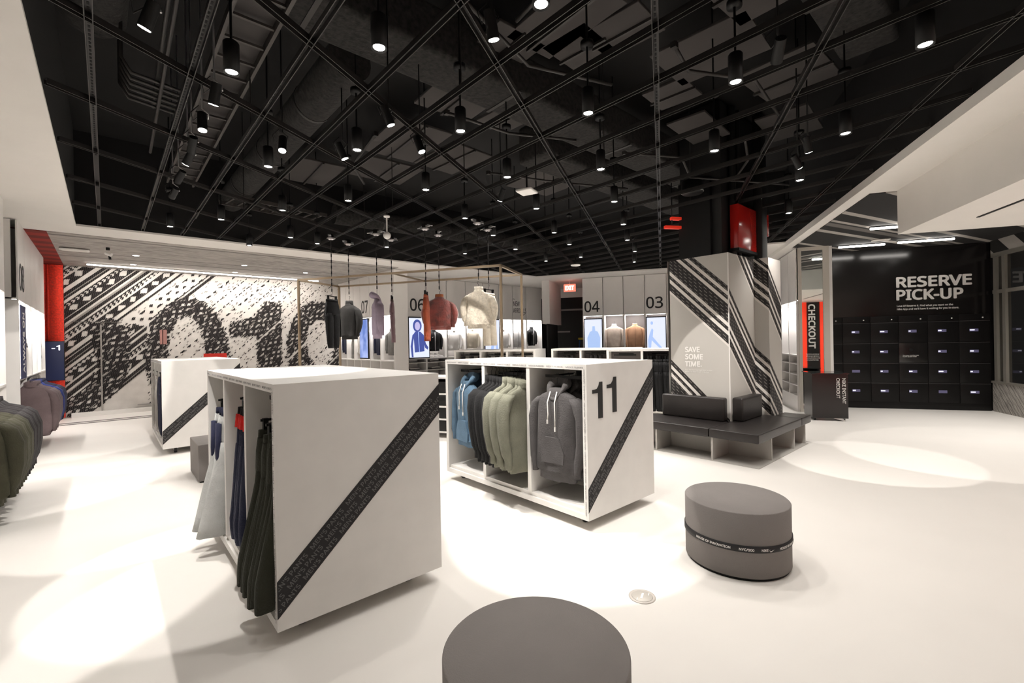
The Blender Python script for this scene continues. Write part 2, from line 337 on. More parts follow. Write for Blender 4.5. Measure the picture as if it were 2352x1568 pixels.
def mural():
    t = thing('knitted_mural', 'huge black and white woven wall mural with giant numerals behind the left aisle', 'mural', (0, 14.3, 0))
    a = radians(44); ca, sa = cos(a), sin(a); du, dv = 0.052, 0.0195
    base = MB().box((-.69,-.03,.02), (5.44,-.001,3.42)); base.build('backing', mat('mural_ground', (0.62,0.59,0.555), 0.9, vary=0.08, vscale=5), t)
    x0, x1, z0, z1 = -.69, 5.44, .02, 3.42
    bl, gy = MB(), MB(); rnd = random.Random(3)
    us = [x*ca+z*sa for x in (x0,x1) for z in (z0,z1)]; vs = [-x*sa+z*ca for x in (x0,x1) for z in (z0,z1)]
    def dia(u, v, Pu, Pv, ru, rv):
        r = math.floor(v/Pv); uu = (u+r*Pu*.5) % Pu - Pu/2; vv = v-r*Pv-Pv/2
        return abs(uu)/ru+abs(vv)/rv < 1
    SEQ = [('k',.035),('w',.075),('d',.16),('w',.03),('c',.10),('w',.05),('k',.06),('g',.025),('w',.05),('k',.05),('w',.03),('d',.15),('c',.07),('w',.055),('k',.045),('g',.03),('k',.02)]
    TOT = sum(w for _, w in SEQ)
    def stripe(u, v, v0):
        q = (v-v0) % TOT; acc = 0
        for k, w in SEQ:
            if q < acc+w:
                if k == 'k': return 1
                if k == 'g': return 2
                if k == 'w': return None
                if k == 'c': return 1 if (u/.105) % 1 < .42 or q-acc > w*.8 else None
                r = q-acc-w/2; uu = u % .30-.15
                return None if abs(uu)/.10+abs(r)/(w*.42) < 1 else 1
            acc += w
    for iv in range(int(min(vs)/dv)-1, int(max(vs)/dv)+2):
        v = iv*dv
        for iu in range(int(min(us)/du)-1, int(max(us)/du)+2):
            u = iu*du + (iv % 2)*du*.5
            x = u*ca-v*sa; z = u*sa+v*ca
            if not (x0-.02 < x < x1+.02 and z0-.02 < z < z1+.02): continue
            jx = x+rnd.uniform(-.03,.03); jz = z+rnd.uniform(-.03,.03)
            col = None
            if digit_mask(jx, jz):
                bnd = (v/.30) % 1
                if bnd < .30: col = 2 if rnd.random() < .22 else 1
                elif dia(u, v, .25, .082, .072, .030): col = None
                else: col = 1 if rnd.random() < .95 else 2
                if x > 2.9 and abs((v+2.45) % .95-.5) < .022: col = None
            elif v > 1.42: col = stripe(u, v, 1.42)
            elif x < .75 and z < 2.1:
                col = stripe(u, v, .33)
                if v < .2: col = None
            else:
                if 1.05 < v < 1.30 and x < 2.4: col = 1 if dia(u, v, .24, .11, .07, .03) else None
                elif .93 < v < .99 or 1.03 < v < 1.05: col = 1 if x > .8 and z > 2.0 else None
                else:
                    q = v % .62
                    if q < .03: col = 1 if (u/.20) % 1 < .42 else None
                    elif .20 < q < .215 or .40 < q < .415: col = 1 if (u/.085) % 1 < .55 else None
                    elif rnd.random() < .07: col = 2
            if col is None: continue
            mb = bl if col == 1 else gy
            h = 0.008 if col == 1 else 0.004
            w2, h2 = du*.53, dv*.5
            pts = []
            for a1, b1 in ((-w2,-h2*1.15),(w2*.8,-h2),(w2,h2*1.15),(-w2*.8,h2)):
                xx = x+a1*ca-b1*sa; zz = z+a1*sa+b1*ca
                pts.append((min(max(xx,x0),x1), -.031-h, min(max(zz,z0),z1)))
            mb.add(pts, [(0,1,2,3)])
    bl.build('black_yarn', mat('black_yarn', (0.016,0.013,0.013), 0.95), t, fix=False)
    gy.build('grey_yarn', mat('grey_yarn', (0.30,0.28,0.26), 0.95), t, fix=False)
    fr = MB()
    for (xa, za, xb, zb) in ((-.57,2.15,.29,2.17),(1.05,.1,1.07,2.05)): fr.box((xa,-.05,za), (xb if xb-xa > .05 else xa+.015,-.042,zb if zb-za > .05 else za+.015))
    fr.build('panel_joint', mat('joint', (0.12,0.11,0.10), 0.6), t)
    MB().box((1.00,-.05,1.62), (1.14,-.042,1.98)).build('pink_patch', mat('dull_pink', (0.35,0.17,0.15), 0.8), t)
    MB().box((1.9,-.05,1.24), (2.42,-.043,1.36)).build('red_patch', mat('patch_red', (0.5,0.02,0.01), 0.8), t)
    # framed glazed opening low in the mural
    g = MB()
    g.box((-.10,-.075,.06), (-.07,-.045,2.1)); g.box((-.07,-.075,.06), (1.2,-.045,.10)); g.box((.55,-.075,.16), (1.2,-.045,.18))
    g.build('glazing_frame', mat('thin_grey', (0.3,0.28,0.26), 0.4), t)
mural()
struct('trim_4', MB().box((-1.0,13.15,0), (1.9,13.24,.006)).box((-1.0,12.9,0), (1.9,12.99,.006)), mat('floor_tape', (0.15,0.13,0.125), 0.8, vary=.3, vscale=20))
struct('baseboard_mural', MB().box((-.6,14.16,0), (5.4,14.27,.10)), M_white)
def red_curtain():
    t = thing('red_curtain', 'bright red pleated shaggy fabric hanging at the left end of the mural', 'curtain', (0, 14.26, 0))
    mb = MB(); n = 60; rows = 14
    vs = []
    for j in range(rows+1):
        z = .03+3.37*j/rows
        for i in range(n+1):
            x = -1.45+(.76)*i/n
            pl = .035*sin(i*1.1)+.012*sin(i*2.7+j) if i < n*.70 else .05*sin((i-n*.70)/(n*.30)*pi)
            vs.append((x, -.12-pl, z))
    mb.add(vs, [(j*(n+1)+i, j*(n+1)+i+1, (j+1)*(n+1)+i+1, (j+1)*(n+1)+i) for j in range(rows) for i in range(n)], 0, True)
    mb.box((-1.45,-.07,.03), (-.70,-.01,3.4))
    mb.build('pleated_cloth', mat('red_shag', (0.78,0.03,0.008), 0.95, bump=1.0, bscale=120, vary=0.25, vscale=30, sheen=.3), t)
    s = thing('wall_screen', 'dark navy display screen mounted across the red curtain', 'screen', (0, 14.02, 0))
    MB().rbox((-1.15,-.03,.86), (-.68,.03,1.72), .01).build('casing', M_black, s)
    MB().box((-1.14,-.034,.87), (-.69,-.031,1.71)).build('display', mat('navy_display', (0.01,0.014,0.04), 0.25, emit=.35, ecol=(0.02,0.03,0.09)), s)
    text('lettering', '-1', mat('display_white', (1,1,1), .4, emit=2.0, ecol=(.8,.85,1)), s, (-.88,-.036,1.52), X_, Z_, .13, .11)
    text('lettering', '-', MATS['display_white'], s, (-1.13,-.036,1.53), X_, Z_, .09, .04)
red_curtain()

# ------------------------------------------------------------------ window wall on the right
def window_wall():
    # local x = d axis reversed; build straight in world from (p, d)
    def b(mb, p0, p1, d0, d1, z0, z1): return mb.prism(P60([(p0,d0),(p1,d0),(p1,d1),(p0,d1)]), z0, z1)
    fr = MB()
    b(fr,6.18,6.27,11.36,11.44,.58,3.05); b(fr,6.18,6.27,11.12,11.20,.58,3.05)
    b(fr,6.20,6.26,6.0,11.5,2.31,2.38); b(fr,6.18,6.27,5.0,11.5,3.02,3.10); b(fr,6.16,6.28,5.0,11.5,.56,.60)
    for d in (9.3, 7.3, 5.3): b(fr,6.18,6.27,d,d+.08,.58,3.05)
    struct('window_frame', fr, mat('window_aluminium', (0.33,0.31,0.27), 0.35, metal=.5))
    gl = MB(); b(gl,6.225,6.23,5.0,11.4,.6,3.02)
    g = bpy.data.materials.new('window_glass'); g.use_nodes = True; bs = g.node_tree.nodes['Principled BSDF']
    bs.inputs['Transmission Weight'].default_value = 1; bs.inputs['Roughness'].default_value = 0.02; bs.inputs['IOR'].default_value = 1.45; bs.inputs['Base Color'].default_value = (.45,.44,.43,1)
    struct('window_1', gl, g)
    lo = MB(); b(lo,6.18,6.34,4.5,11.5,0,.56)
    struct('wall_window_low', lo, woven('low_knit_panel', radians(50), [(0,1),(.30,.5),(.36,1),(.62,0),(.66,1),(.84,.5),(.9,1)], (0.10,0.09,0.085), (0.46,0.43,0.39), .75, 4.0, vert=True))
    up = MB(); b(up,6.18,6.34,4.5,11.5,3.10,3.36)
    struct('wall_window_high', up, woven('high_knit_panel', radians(40), [(0,1),(.25,0),(.45,1),(.55,0),(.9,1)], (0.014,0.013,0.012), (0.42,0.39,0.36), 0, 1.3, vert=True))
    out = MB(); b(out,9.2,9.3,3,14,0,3.4)
    struct('wall_beyond_window', out, mat('dark_beyond', (0.05,0.045,0.045), 0.7, vary=.3))
    st = MB(); b(st,9.0,9.1,3,14,1.95,2.0); b(st,9.0,9.1,3,14,2.75,2.8)
    struct('trim_5', st, mat('beyond_trim', (0.35,0.32,0.3), .6))
window_wall()
struct('wall_right_end', MB().prism(P60([(6.34,4.4),(9.5,4.4),(9.5,4.5),(6.34,4.5)]), 0, SOF), M_wall)
struct('wall_right_far', MB().prism(P60([(9.3,-7),(9.4,-7),(9.4,14),(9.3,14)]), 0, 3.4), M_wall)

# ------------------------------------------------------------------ garments
def ring(cx, cy, z, a, b, n, ph=0.0, amp=0.0, k=5, e=0.8, tilt=0.0):
    r = []
    for i in range(n):
        t = 2*pi*i/n; c, s_ = cos(t), sin(t)
        w = 1+amp*sin(k*t+ph)+amp*.6*sin((k+4)*t-ph*1.7)
        x = a*math.copysign(abs(c)**e, c)*(1+amp*.3*sin(k*t+ph)); y = b*math.copysign(abs(s_)**e, s_)*w
        r.append((cx+x, cy+y, z+tilt*x))
    return r
def make_top(name, cloth, w=.44, L=.76, th=.15, hood=False, collar=False, strings=None, pocket=False, zipm=None, cuffm=None, seed=0, short=False, sleeve_out=.035, emblem=None, puffy=0.0):
    """a garment on a hanger; origin at the hanger hook, front towards local -Y"""
    t = thing(name, 'garment', 'garment'); rnd = random.Random(seed); ph = rnd.uniform(0, 6)
    N = 26; hw, hb = w/2, th/2; z0 = -.11
    B = MB(); rings = []
    prof = [(0,.30,.55,0),(-.035,.42,.62,0),(-.06,.72,.70,.01),(-.085,.90,.80,.02),(-.13,.985,.92,.03),(-.22,.97,1.0,.06),(-.34,.95,1.0,.10),(-.48*L/.7,.96+puffy,.95,.15),(-.62*L/.7,.97+puffy,.95,.19),(-.9*L,.96+puffy,.95,.2),(-.93*L,.88,.80,.10),(-L,.88,.78,.12)]
    for i, (z, fa, fb, am) in enumerate(prof):
        rings.append(ring(0, 0.005*sin(ph+i), z0+z, hw*fa, hb*fb, N, ph+i*.55, am, 5, .78))
    B.loft(rings); B.build('body', cloth, t)
    for s in (-1, 1):
        SL = MB(); l = .34 if short else L*.93
        path = [(s*(hw-.045),0,z0-.085),(s*(hw+.0),0,z0-.14),(s*(hw+sleeve_out),-.005,z0-.26),(s*(hw+sleeve_out*1.1),-.015,z0-l*.62),(s*(hw+sleeve_out*.6),-.03,z0-l*.84),(s*(hw+sleeve_out*.3),-.04,z0-l*.92),(s*(hw+sleeve_out*.3),-.04,z0-l)]
        rr = [(.04,.055),(.058,.07),(.05+puffy*.2,.062+puffy*.2),(.043+puffy*.2,.054+puffy*.2),(.042,.05),(.027,.034),(.027,.034)]
        if short: rr = [(a*1.05, b*1.05) for a, b in rr[:5]]; path = path[:5]
        SL.loft([ring(p[0], p[1], p[2], a, b, 12, ph+j*1.3*s, .10 if 0 < j < 5 else .02, 3, .95) for j, (p, (a, b)) in enumerate(zip(path, rr))])
        SL.build('sleeve', cloth, t)
    if hood:
        H = MB(); rg = []
        for i in range(22):
            a = 2*pi*i/22; back = .5+.5*sin(a)
            cx, cy = .080*cos(a), .010+.072*sin(a); cz = z0-.005+.052*back-.095*max(0,-sin(a))**2
            mr = .016+.032*back; rad = Vector((cos(a), sin(a), 0))
            rg.append([tuple(Vector((cx,cy,cz))+rad*mr*cos(2*pi*k/10)*(1.0)+Z_*(mr*1.15*sin(2*pi*k/10))) for k in range(10)])
        rg.append(rg[0]); H.loft(rg, cap0=False, cap1=False); H.build('hood', cloth, t)
    if collar:
        K = MB(); K.loft([ring(0,.0,z0+zz,a,b,20,ph,.04,3,.95,0) for zz, a, b in ((-.03,.075,.05),(.0,.072,.052),(.045,.068,.05),(.045,.060,.042),(-.03,.06,.036))], cap0=False, cap1=False)
        K.build('collar', cuffm or cloth, t)
    if strings:
        for s in (-1, 1):
            D = MB(); D.tube([(s*.035,-.055,z0-.03),(s*.038,-hb-.012,z0-.12),(s*.036+.006,-hb-.016,z0-.22),(s*.04,-hb-.014,z0-.31-.03*s)], .0055, 6)
            D.cyl((s*.04,-hb-.014,z0-.30-.03*s), (s*.04,-hb-.014,z0-.335-.03*s), .008, n=8); D.build('drawstring', strings, t)
    if pocket:
        P = MB(); P.prismv([(-.075,z0-.42),(.075,z0-.42),(.125,z0-.55),(.115,z0-.64),(-.115,z0-.64),(-.125,z0-.55)], 'y', -hb*1.06-.008, -hb*.8)
        P.build('kangaroo_pocket', cloth, t)
    if zipm:
        Z = MB(); Z.tube([(0.01,-hb*.9-.012,z0-.06),(0.005,-hb-.012,z0-.25),(0.0,-hb-.014,z0-.5),(0.004,-hb-.010,z0-L+.02)], .006, 6); Z.build('zip', zipm, t)
    if emblem: swoosh('emblem', emblem, t, (-.10,-hb-.006,z0-.22), X_, Z_, .05)
    G = MB(); G.tube([(0,0,z0+.03),(0,0,-.03),(.02,0,-.005),(.012,0,.018),(-.008,0,.012)], .003, 6)
    G.tube([(-hw*.7,0,z0-.11),(0,0,z0-.03),(hw*.7,0,z0-.11)], .008, 6); G.build('hanger', M_blackm, t)
    return t
def make_pants(name, cloth, w=.36, L=.98, th=.09, band=None, stripe=None, cuff=True, flare=0.0, seed=0, lean=0.0):
    t = thing(name, 'trousers', 'trousers'); rnd = random.Random(seed); ph = rnd.uniform(0, 6); z0 = -.12; hw = w/2
    Wb = MB(); Wb.loft([ring(0,0,z0-z,a*hw,th*b,24,ph,am,6,.75) for z, a, b, am in ((0,.90,.30,.02),(.045,.92,.34,.03))])
    Wb.build('waistband', band or cloth, t)
    H = MB(); H.loft([ring(0,0,z0-z,a*hw,th*b,24,ph+z*5,am,5,.8) for z, a, b, am in ((.043,.92,.36,.03),(.12,.97,.5,.10),(.22,1.0,.55,.12),(.27,1.0,.5,.12))])
    H.build('seat', cloth, t)
    for s in (-1, 1):
        G = MB(); rg = []; m = 9
        for j in range(m+1):
            q = j/m; z = z0-.24-(L-.24)*q
            a = hw*(.52-.10*q+flare*q); b = th*(.50-.10*q+flare*.6*q)
            if cuff and j >= m-1: a *= (.86, .66)[j-m+1]; b *= (.95, .8)[j-m+1]
            rg.append(ring(s*hw*(.50+.06*q+flare*.35*q)+lean*q**1.2, .012*s*q-.015*q, z, a, b, 14, ph+j*.8+s, .11 if j else .05, 4, .9))
        G.loft(rg); G.build('leg', cloth, t)
        if stripe:
            Q = MB(); Q.tube([(s*hw*1.0,-.02,z0-.10),(s*hw*1.04,-.02,z0-.3),(s*hw*.98,-.02,z0-.6)], .019, 6); Q.build('side_stripe', stripe, t)
    Hn = MB(); Hn.tube([(0,0,-.06),(0,0,-.02),(.018,0,0),(.006,0,.018),(-.01,0,.01)], .003, 6)
    Hn.box((-hw*.8,-.006,-.072),(hw*.8,.006,-.058))
    for s in (-1, 1): Hn.box((s*hw*.62-.014,-.014,-.15),(s*hw*.62+.014,.014,-.055))
    Hn.build('hanger', M_black, t)
    return t
def hang(proto, loc, rz, label, group=None, cat=None, first=False, sc=None):
    o = proto if first else copy_tree(proto)
    o.location = loc; o.rotation_euler = (0, 0, rz); o['label'] = label
    if cat: o['category'] = cat
    if group: o['group'] = group
    elif 'group' in o: del o['group']
    if sc: o.scale = sc
    return o

# ------------------------------------------------------------------ rolling display carts
def cart(label, loc, rz, words, bays=3, number=None, edge=None, group=None, tape=True, panel_m=None, Hh=1.35, open_back=True, WX=.98, LY=2.03):
    """origin at the floor, under the corner of the end panel that carries the tape; x runs along the end panel, y along the cart"""
    t = thing('rolling_display_cart', label, 'display cart', loc, rz, group)
    z0, T = .09, .045
    MB().box((0,0,Hh-T),(WX,LY,Hh)).build('top_panel', M_white, t)
    MB().box((0,0,z0),(WX,LY,z0+.045)).box((.02,.02,z0+.045),(WX-.02,LY-.02,z0+.08)).build('base_panel', M_white, t)
    for y in (0, LY-T): MB().box((0,y,z0+.045),(WX,y+T,Hh-T)).build('end_panel', M_white, t)
    st = (LY-T)/bays
    for i in range(1, bays): MB().box((.005,i*st,z0+.08),(WX-.005,i*st+T,Hh-T)).build('divider', M_white, t)
    MB().box((WX/2-.01,T,z0+.08),(WX/2+.01,LY-T,Hh-T)).build('back_panel', panel_m or M_white, t)
    for i in range(bays):
        c = i*st+T+(st-T)/2
        MB().box((WX/2-.02,c-.15,1.20),(WX/2-.01,c+.15,1.255)).box((.12,c-.22,1.215),(.135,c+.22,1.24)).box((.12,c-.2,1.22),(WX/2-.015,c-.185,1.235)).box((.12,c+.185,1.22),(WX/2-.015,c+.2,1.235)).build('hanging_rail', M_black, t)
    for x in (.16, WX-.16):
        for y in (.13, LY-.13):
            k = MB(); k.box((x-.035,y-.035,z0-.006),(x+.035,y+.035,z0)); k.prismv([(y-.03,z0-.006),(y+.03,z0-.006),(y+.045,.03),(y+.02,.025)], 'x', x-.024, x-.020); k.prismv([(y-.03,z0-.006),(y+.03,z0-.006),(y+.045,.03),(y+.02,.025)], 'x', x+.020, x+.024)
            kk = k.build('caster', M_castw, t); MB().cyl((x-.018,y+.03,.034),(x+.018,y+.03,.034),.034,n=20).build('wheel', M_rubber, kk)
    if tape:
        tp = MB().prismv([(0,.155),(WX,1.095),(WX,1.28),(0,.345)], 'y', -.003, 0).build('diagonal_tape', M_tape, t)
        u = Vector((WX,0,.9375)).normalized(); v = Vector((-u.z,0,u.x)); clip = [(Vector((.006,0,0)),Vector((-1,0,0))),(Vector((WX-.006,0,0)),Vector((1,0,0)))]
        for r in range(3):
            s = '   '.join([words]*6); hh = .026
            o = Vector((0,-.0035,.155))+v*(.0165+r*.040)-u*(.06+.07*r)
            text('lettering', s, M_letg, tp, o, u, v, 1.58, hh, bold=.012, clip=clip, depth=.001)
    if number:
        for k in range(2):
            P1_ = [(0,.80),(0,.70),(.56,.70),(.56,0),(1,0),(1,1),(.70,1),(.62,.90),(.45,.82),(.2,.80)]
            MB().prismv([(.07+k*.195+a*.135, .90+.028*k+b*.30) for a, b in P1_], 'y', -.004, -.0005).build('digit', M_letk, t)
    if edge:
        s = '    '.join([edge]*9)
        text('edge_lettering', s, M_letm, t, (-.0015,LY-.03,Hh-.032), -Y_, Z_, LY-.06, .013, bold=.0, depth=.001)
        text('edge_lettering', s, M_letm, t, (-.0015,.017,.13), Z_, Y_, Hh-.17, .012, bold=.0, depth=.001)
    return t
AX, AY = .63, 2.53
cart("large white rolling cart of trousers in the foreground with diagonal black men's pants tape", (AX,AY,0), 0, "MEN'S PANTS", edge="MEN'S PANTS")
BX, BY = 2.87, 2.33
cart('white rolling cart marked 11 holding hooded sweatshirts', (BX,BY,0), 0, "MEN'S FLEECE", number='11', edge="MEN'S FLEECE")
cart('white rolling cart at the far left near the mural, black tape across its end', (.584,8.17,0), 0, "MEN'S PANTS", edge="MEN'S PANTS")

olive = fabric('dark_olive', (0.030,0.031,0.021)); navyp = fabric('navy', (0.018,0.021,0.045)); whitep = fabric('off_white', (0.50,0.51,0.50))
nstr = fabric('navy_stripe', (0.02,0.022,0.05)); redw = fabric('bright_red', (0.65,0.015,0.01)); blk = fabric('black', (0.005,0.005,0.0055)); char = fabric('charcoal_grey', (0.075,0.070,0.070))
# trousers on the big cart (bays run away from the end panel)
P1 = make_pants('jogger_trousers', olive, w=.28, L=.86, th=.09, seed=2, flare=.16, lean=-.12)
for i, y in enumerate([2.66,2.72,2.78,2.84,2.90,2.96,3.02]):
    hang(P1, (AX+.16+.015*(i%2),y,1.17-.012*(i%3)), radians([10,-6,5,-8,6,-3,4][i]), 'dark olive joggers on the big foreground cart, %s from its near end' % ORD[i], 'olive joggers in the near bay of the big cart', 'trousers', i == 0)
P2 = make_pants('jogger_trousers', navyp, w=.28, L=.86, th=.10, seed=4, band=blk, flare=.15, lean=-.04)
rb = MB(); rb.loft([ring(0,0,-.12-z,a*.14,.10*b,24,1,.05,6,.78) for z, a, b in ((.045,.98,.46),(.13,1.04,.62))]); rb.build('red_band', redw, P2)
for i, y in enumerate([3.29,3.36,3.43,3.50]):
    hang(P2, (AX+.15,y,1.26), radians([6,-5,4,-2][i]), 'navy joggers with red band on the big cart, %s from the near divider' % ORD[i], 'navy joggers in the middle bay of the big cart', 'trousers', i == 0)
P3 = make_pants('track_trousers', whitep, w=.32, L=.92, th=.10, seed=6, band=nstr, stripe=nstr, flare=.18, cuff=False, lean=-.12)
for i, y in enumerate([3.98,4.09,4.20]):
    hang(P3, (AX+.15,y,1.19), radians([-14,8,-6][i]), 'off-white track trousers with navy stripe on the big cart, %s from the divider' % ORD[i], 'white track trousers on the big cart', 'trousers', i == 0)
# hooded sweatshirts on cart 11
blue = fabric('dusty_blue', (0.085,0.145,0.21)); sage = fabric('sage_green', (0.165,0.165,0.125)); cord = fabric('white_cord', (0.75,0.73,0.70), .02)
Hb = make_top('hooded_sweatshirt', blue, w=.40, L=.70, hood=True, strings=cord, pocket=True, seed=1)
hang(Hb, (BX+.06,4.02,1.235), radians(-96), 'dusty blue hooded sweatshirt with white drawstrings facing out of cart 11', None, 'hooded sweatshirt', True)
Hb2 = make_top('hooded_sweatshirt', fabric('slate_blue', (0.05,0.09,0.14)), w=.40, L=.70, hood=True, seed=3)
hang(Hb2, (BX+.24,4.03,1.235), radians(-90), 'darker blue hooded sweatshirt hanging behind the dusty blue one in cart 11', None, 'hooded sweatshirt', True)
Hc = make_top('hooded_sweatshirt', char, w=.43, L=.80, th=.17, hood=True, strings=cord, pocket=True, seed=5)
hang(Hc, (BX+.07,2.71,1.245), radians(-84), 'charcoal hooded sweatshirt with white drawstrings facing out of cart 11 beside the 11', 'charcoal hooded sweatshirts in the near bay of cart 11', 'hooded sweatshirt', True)
Hc2 = make_top('hooded_sweatshirt', fabric('charcoal_back', (0.055,0.052,0.052)), w=.42, L=.80, th=.10, hood=True, seed=8, sleeve_out=-.005)
for i, (x, y) in enumerate([(.20,2.70),(.28,2.70),(.36,2.70)]):
    hang(Hc2, (BX+x,y,1.24), radians(-90), 'dark grey hooded sweatshirt in cart 11, %s behind the charcoal front one' % ORD[i], 'charcoal hooded sweatshirts in the near bay of cart 11', 'hooded sweatshirt', i == 0)
Hk = make_top('crew_sweatshirt', blk, w=.44, L=.80, th=.10, collar=True, seed=9, sleeve_out=.03)
ysk = [3.60,3.545,3.49,3.435,3.38]
for i, y in enumerate(ysk):
    hang(Hk, (BX+.05+.01*(i%2),y,1.275-.004*i), radians([2,-3,2,-2,3][i]), 'black sweatshirt in the middle bay of cart 11, %s from the blue hoodie side' % ORD[i], 'black sweatshirts in cart 11', 'sweatshirt', i == 0)
Hs = make_top('crew_sweatshirt', sage, w=.44, L=.80, th=.10, collar=True, seed=11, sleeve_out=.04)
for i, y in enumerate([3.32,3.265,3.21,3.15,3.085]):
    hang(Hs, (BX+.04+.012*(i%2),y,1.27-.004*i), radians([-2,3,-3,2,-6][i]), 'sage green sweatshirt in the middle bay of cart 11, %s after the black ones' % ORD[i], 'sage green sweatshirts in cart 11', 'sweatshirt', i == 0)
# far left cart: one dark pair and a pink-grey garment at its near corner
P4 = make_pants('track_trousers', fabric('midnight', (0.012,0.013,0.028)), w=.28, L=.86, th=.10, seed=12)
for i, y in enumerate([8.40,8.50,8.60]):
    hang(P4, (.70,y,1.23), radians([4,-4,2][i]), 'midnight blue trousers on the far left cart, %s from its tape end' % ORD[i], 'midnight trousers on the far left cart', 'trousers', i == 0)
P5 = make_pants('track_trousers', fabric('washed_grey', (0.30,0.28,0.26)), w=.28, L=.84, th=.10, seed=13)
for i, y in enumerate([9.0,9.1,9.65,9.75]):
    hang(P5, (.70,y,1.23), 0, 'washed grey trousers on the far left cart, %s along from the dark pairs' % ORD[i], 'grey trousers on the far left cart', 'trousers', i == 0)

# ------------------------------------------------------------------ ottomans and floor plate
def drum(label, c, r, z=.43, band=True, rz=0):
    t = thing('round_ottoman', label, 'ottoman', (c[0], c[1], 0), rz, 'round grey ottomans')
    b = MB(); b.lathe([(r-.004,.018),(r,.022),(r,z-.006),(r-.006,z)], n=96); b.build('upholstered_drum', M_ott, t)
    MB().lathe([(r-.012,0),(r-.012,.019)], n=96).build('plinth', M_black, t)
    if band:
        bd = MB(); n = 96
        rg = [[((r+dd)*cos(2*pi*k/n), (r+dd)*sin(2*pi*k/n), zz) for k in range(n)] for dd, zz in ((.0005,.185),(.006,.187),(.006,.226),(.0005,.228))]
        bd.loft(rg, cap0=False, cap1=False); bo = bd.build('elastic_band', M_tape, t)
        # lettering wrapped round the drum
        def wrap(s, a0, width, h, bold=.02):
            vs, fs, _, _ = text_mesh(s, bold, 0, 1.0, 1.0, 'LEFT'); R = r+.0075
            mb = MB(); mb.add([((R+c*.00018)*cos(a0+a*width/R), (R+c*.00018)*sin(a0+a*width/R), .206-h/2+b*h) for a, b, c in vs], fs); return mb.build('lettering', M_letw, bo, fix=False)
        def wsw(a0, w):
            R = r+.0075; mb = MB(); mb.add([(R*cos(a0+a*w/R), R*sin(a0+a*w/R), .192+b*w) for a, b in SWOOSH], [tuple(range(len(SWOOSH)))]); mb.build('check_mark', M_letw, bo, fix=False)
        a = radians(-192)
        for k in range(3):
            wrap('HOUSE OF INNOVATION', a, .235, .016); wrap('NYC/000', a+.278/r, .088, .016); wrap('NIKE', a+.408/r, .043, .016); wsw(a+.458/r, .036); a += .535/r
    return t
drum('grey round ottoman with a black lettered band, standing alone right of centre', (3.29,1.353), .335, rz=radians(-11))
drum('grey round ottoman at the bottom edge of the picture, nearest the camera', (1.155,1.195), .338, rz=radians(100))
drum('dark grey round ottoman with a white ring behind the big foreground cart', (1.14,5.86), .30, .40, rz=0)
t = thing('square_ottoman', 'dark grey square block ottoman between the big cart and the far left cart', 'ottoman', (1.13,6.55,0))
MB().rbox((-.37,-.33,.015),(.37,.33,.43), .008).build('upholstered_block', M_ott, t); MB().box((-.35,-.31,0),(.35,.31,.016)).build('plinth', M_black, t)
t = thing('floor_plate', 'round pale metal floor plate set in the floor between the two ottomans', 'floor plate', (2.383,1.537,0), .4)
MB().lathe([(.078,0),(.078,.003),(.070,.004),(.0,.004)], n=40).build('rim', mat('plate_rim', (0.55,0.51,0.47), .5, metal=.2), t)
MB().lathe([(.062,.004),(.060,.0055),(.0,.0055)], n=40).build('lid', mat('plate_lid', (0.50,0.47,0.43), .45, metal=.2), t)
MB().box((-.03,-.006,.0055),(.03,.006,.007)).box((-.055,.02,.0055),(-.03,.024,.0062)).box((.02,-.035,.0055),(.045,-.031,.0062)).build('finger_slot', M_letw, t)

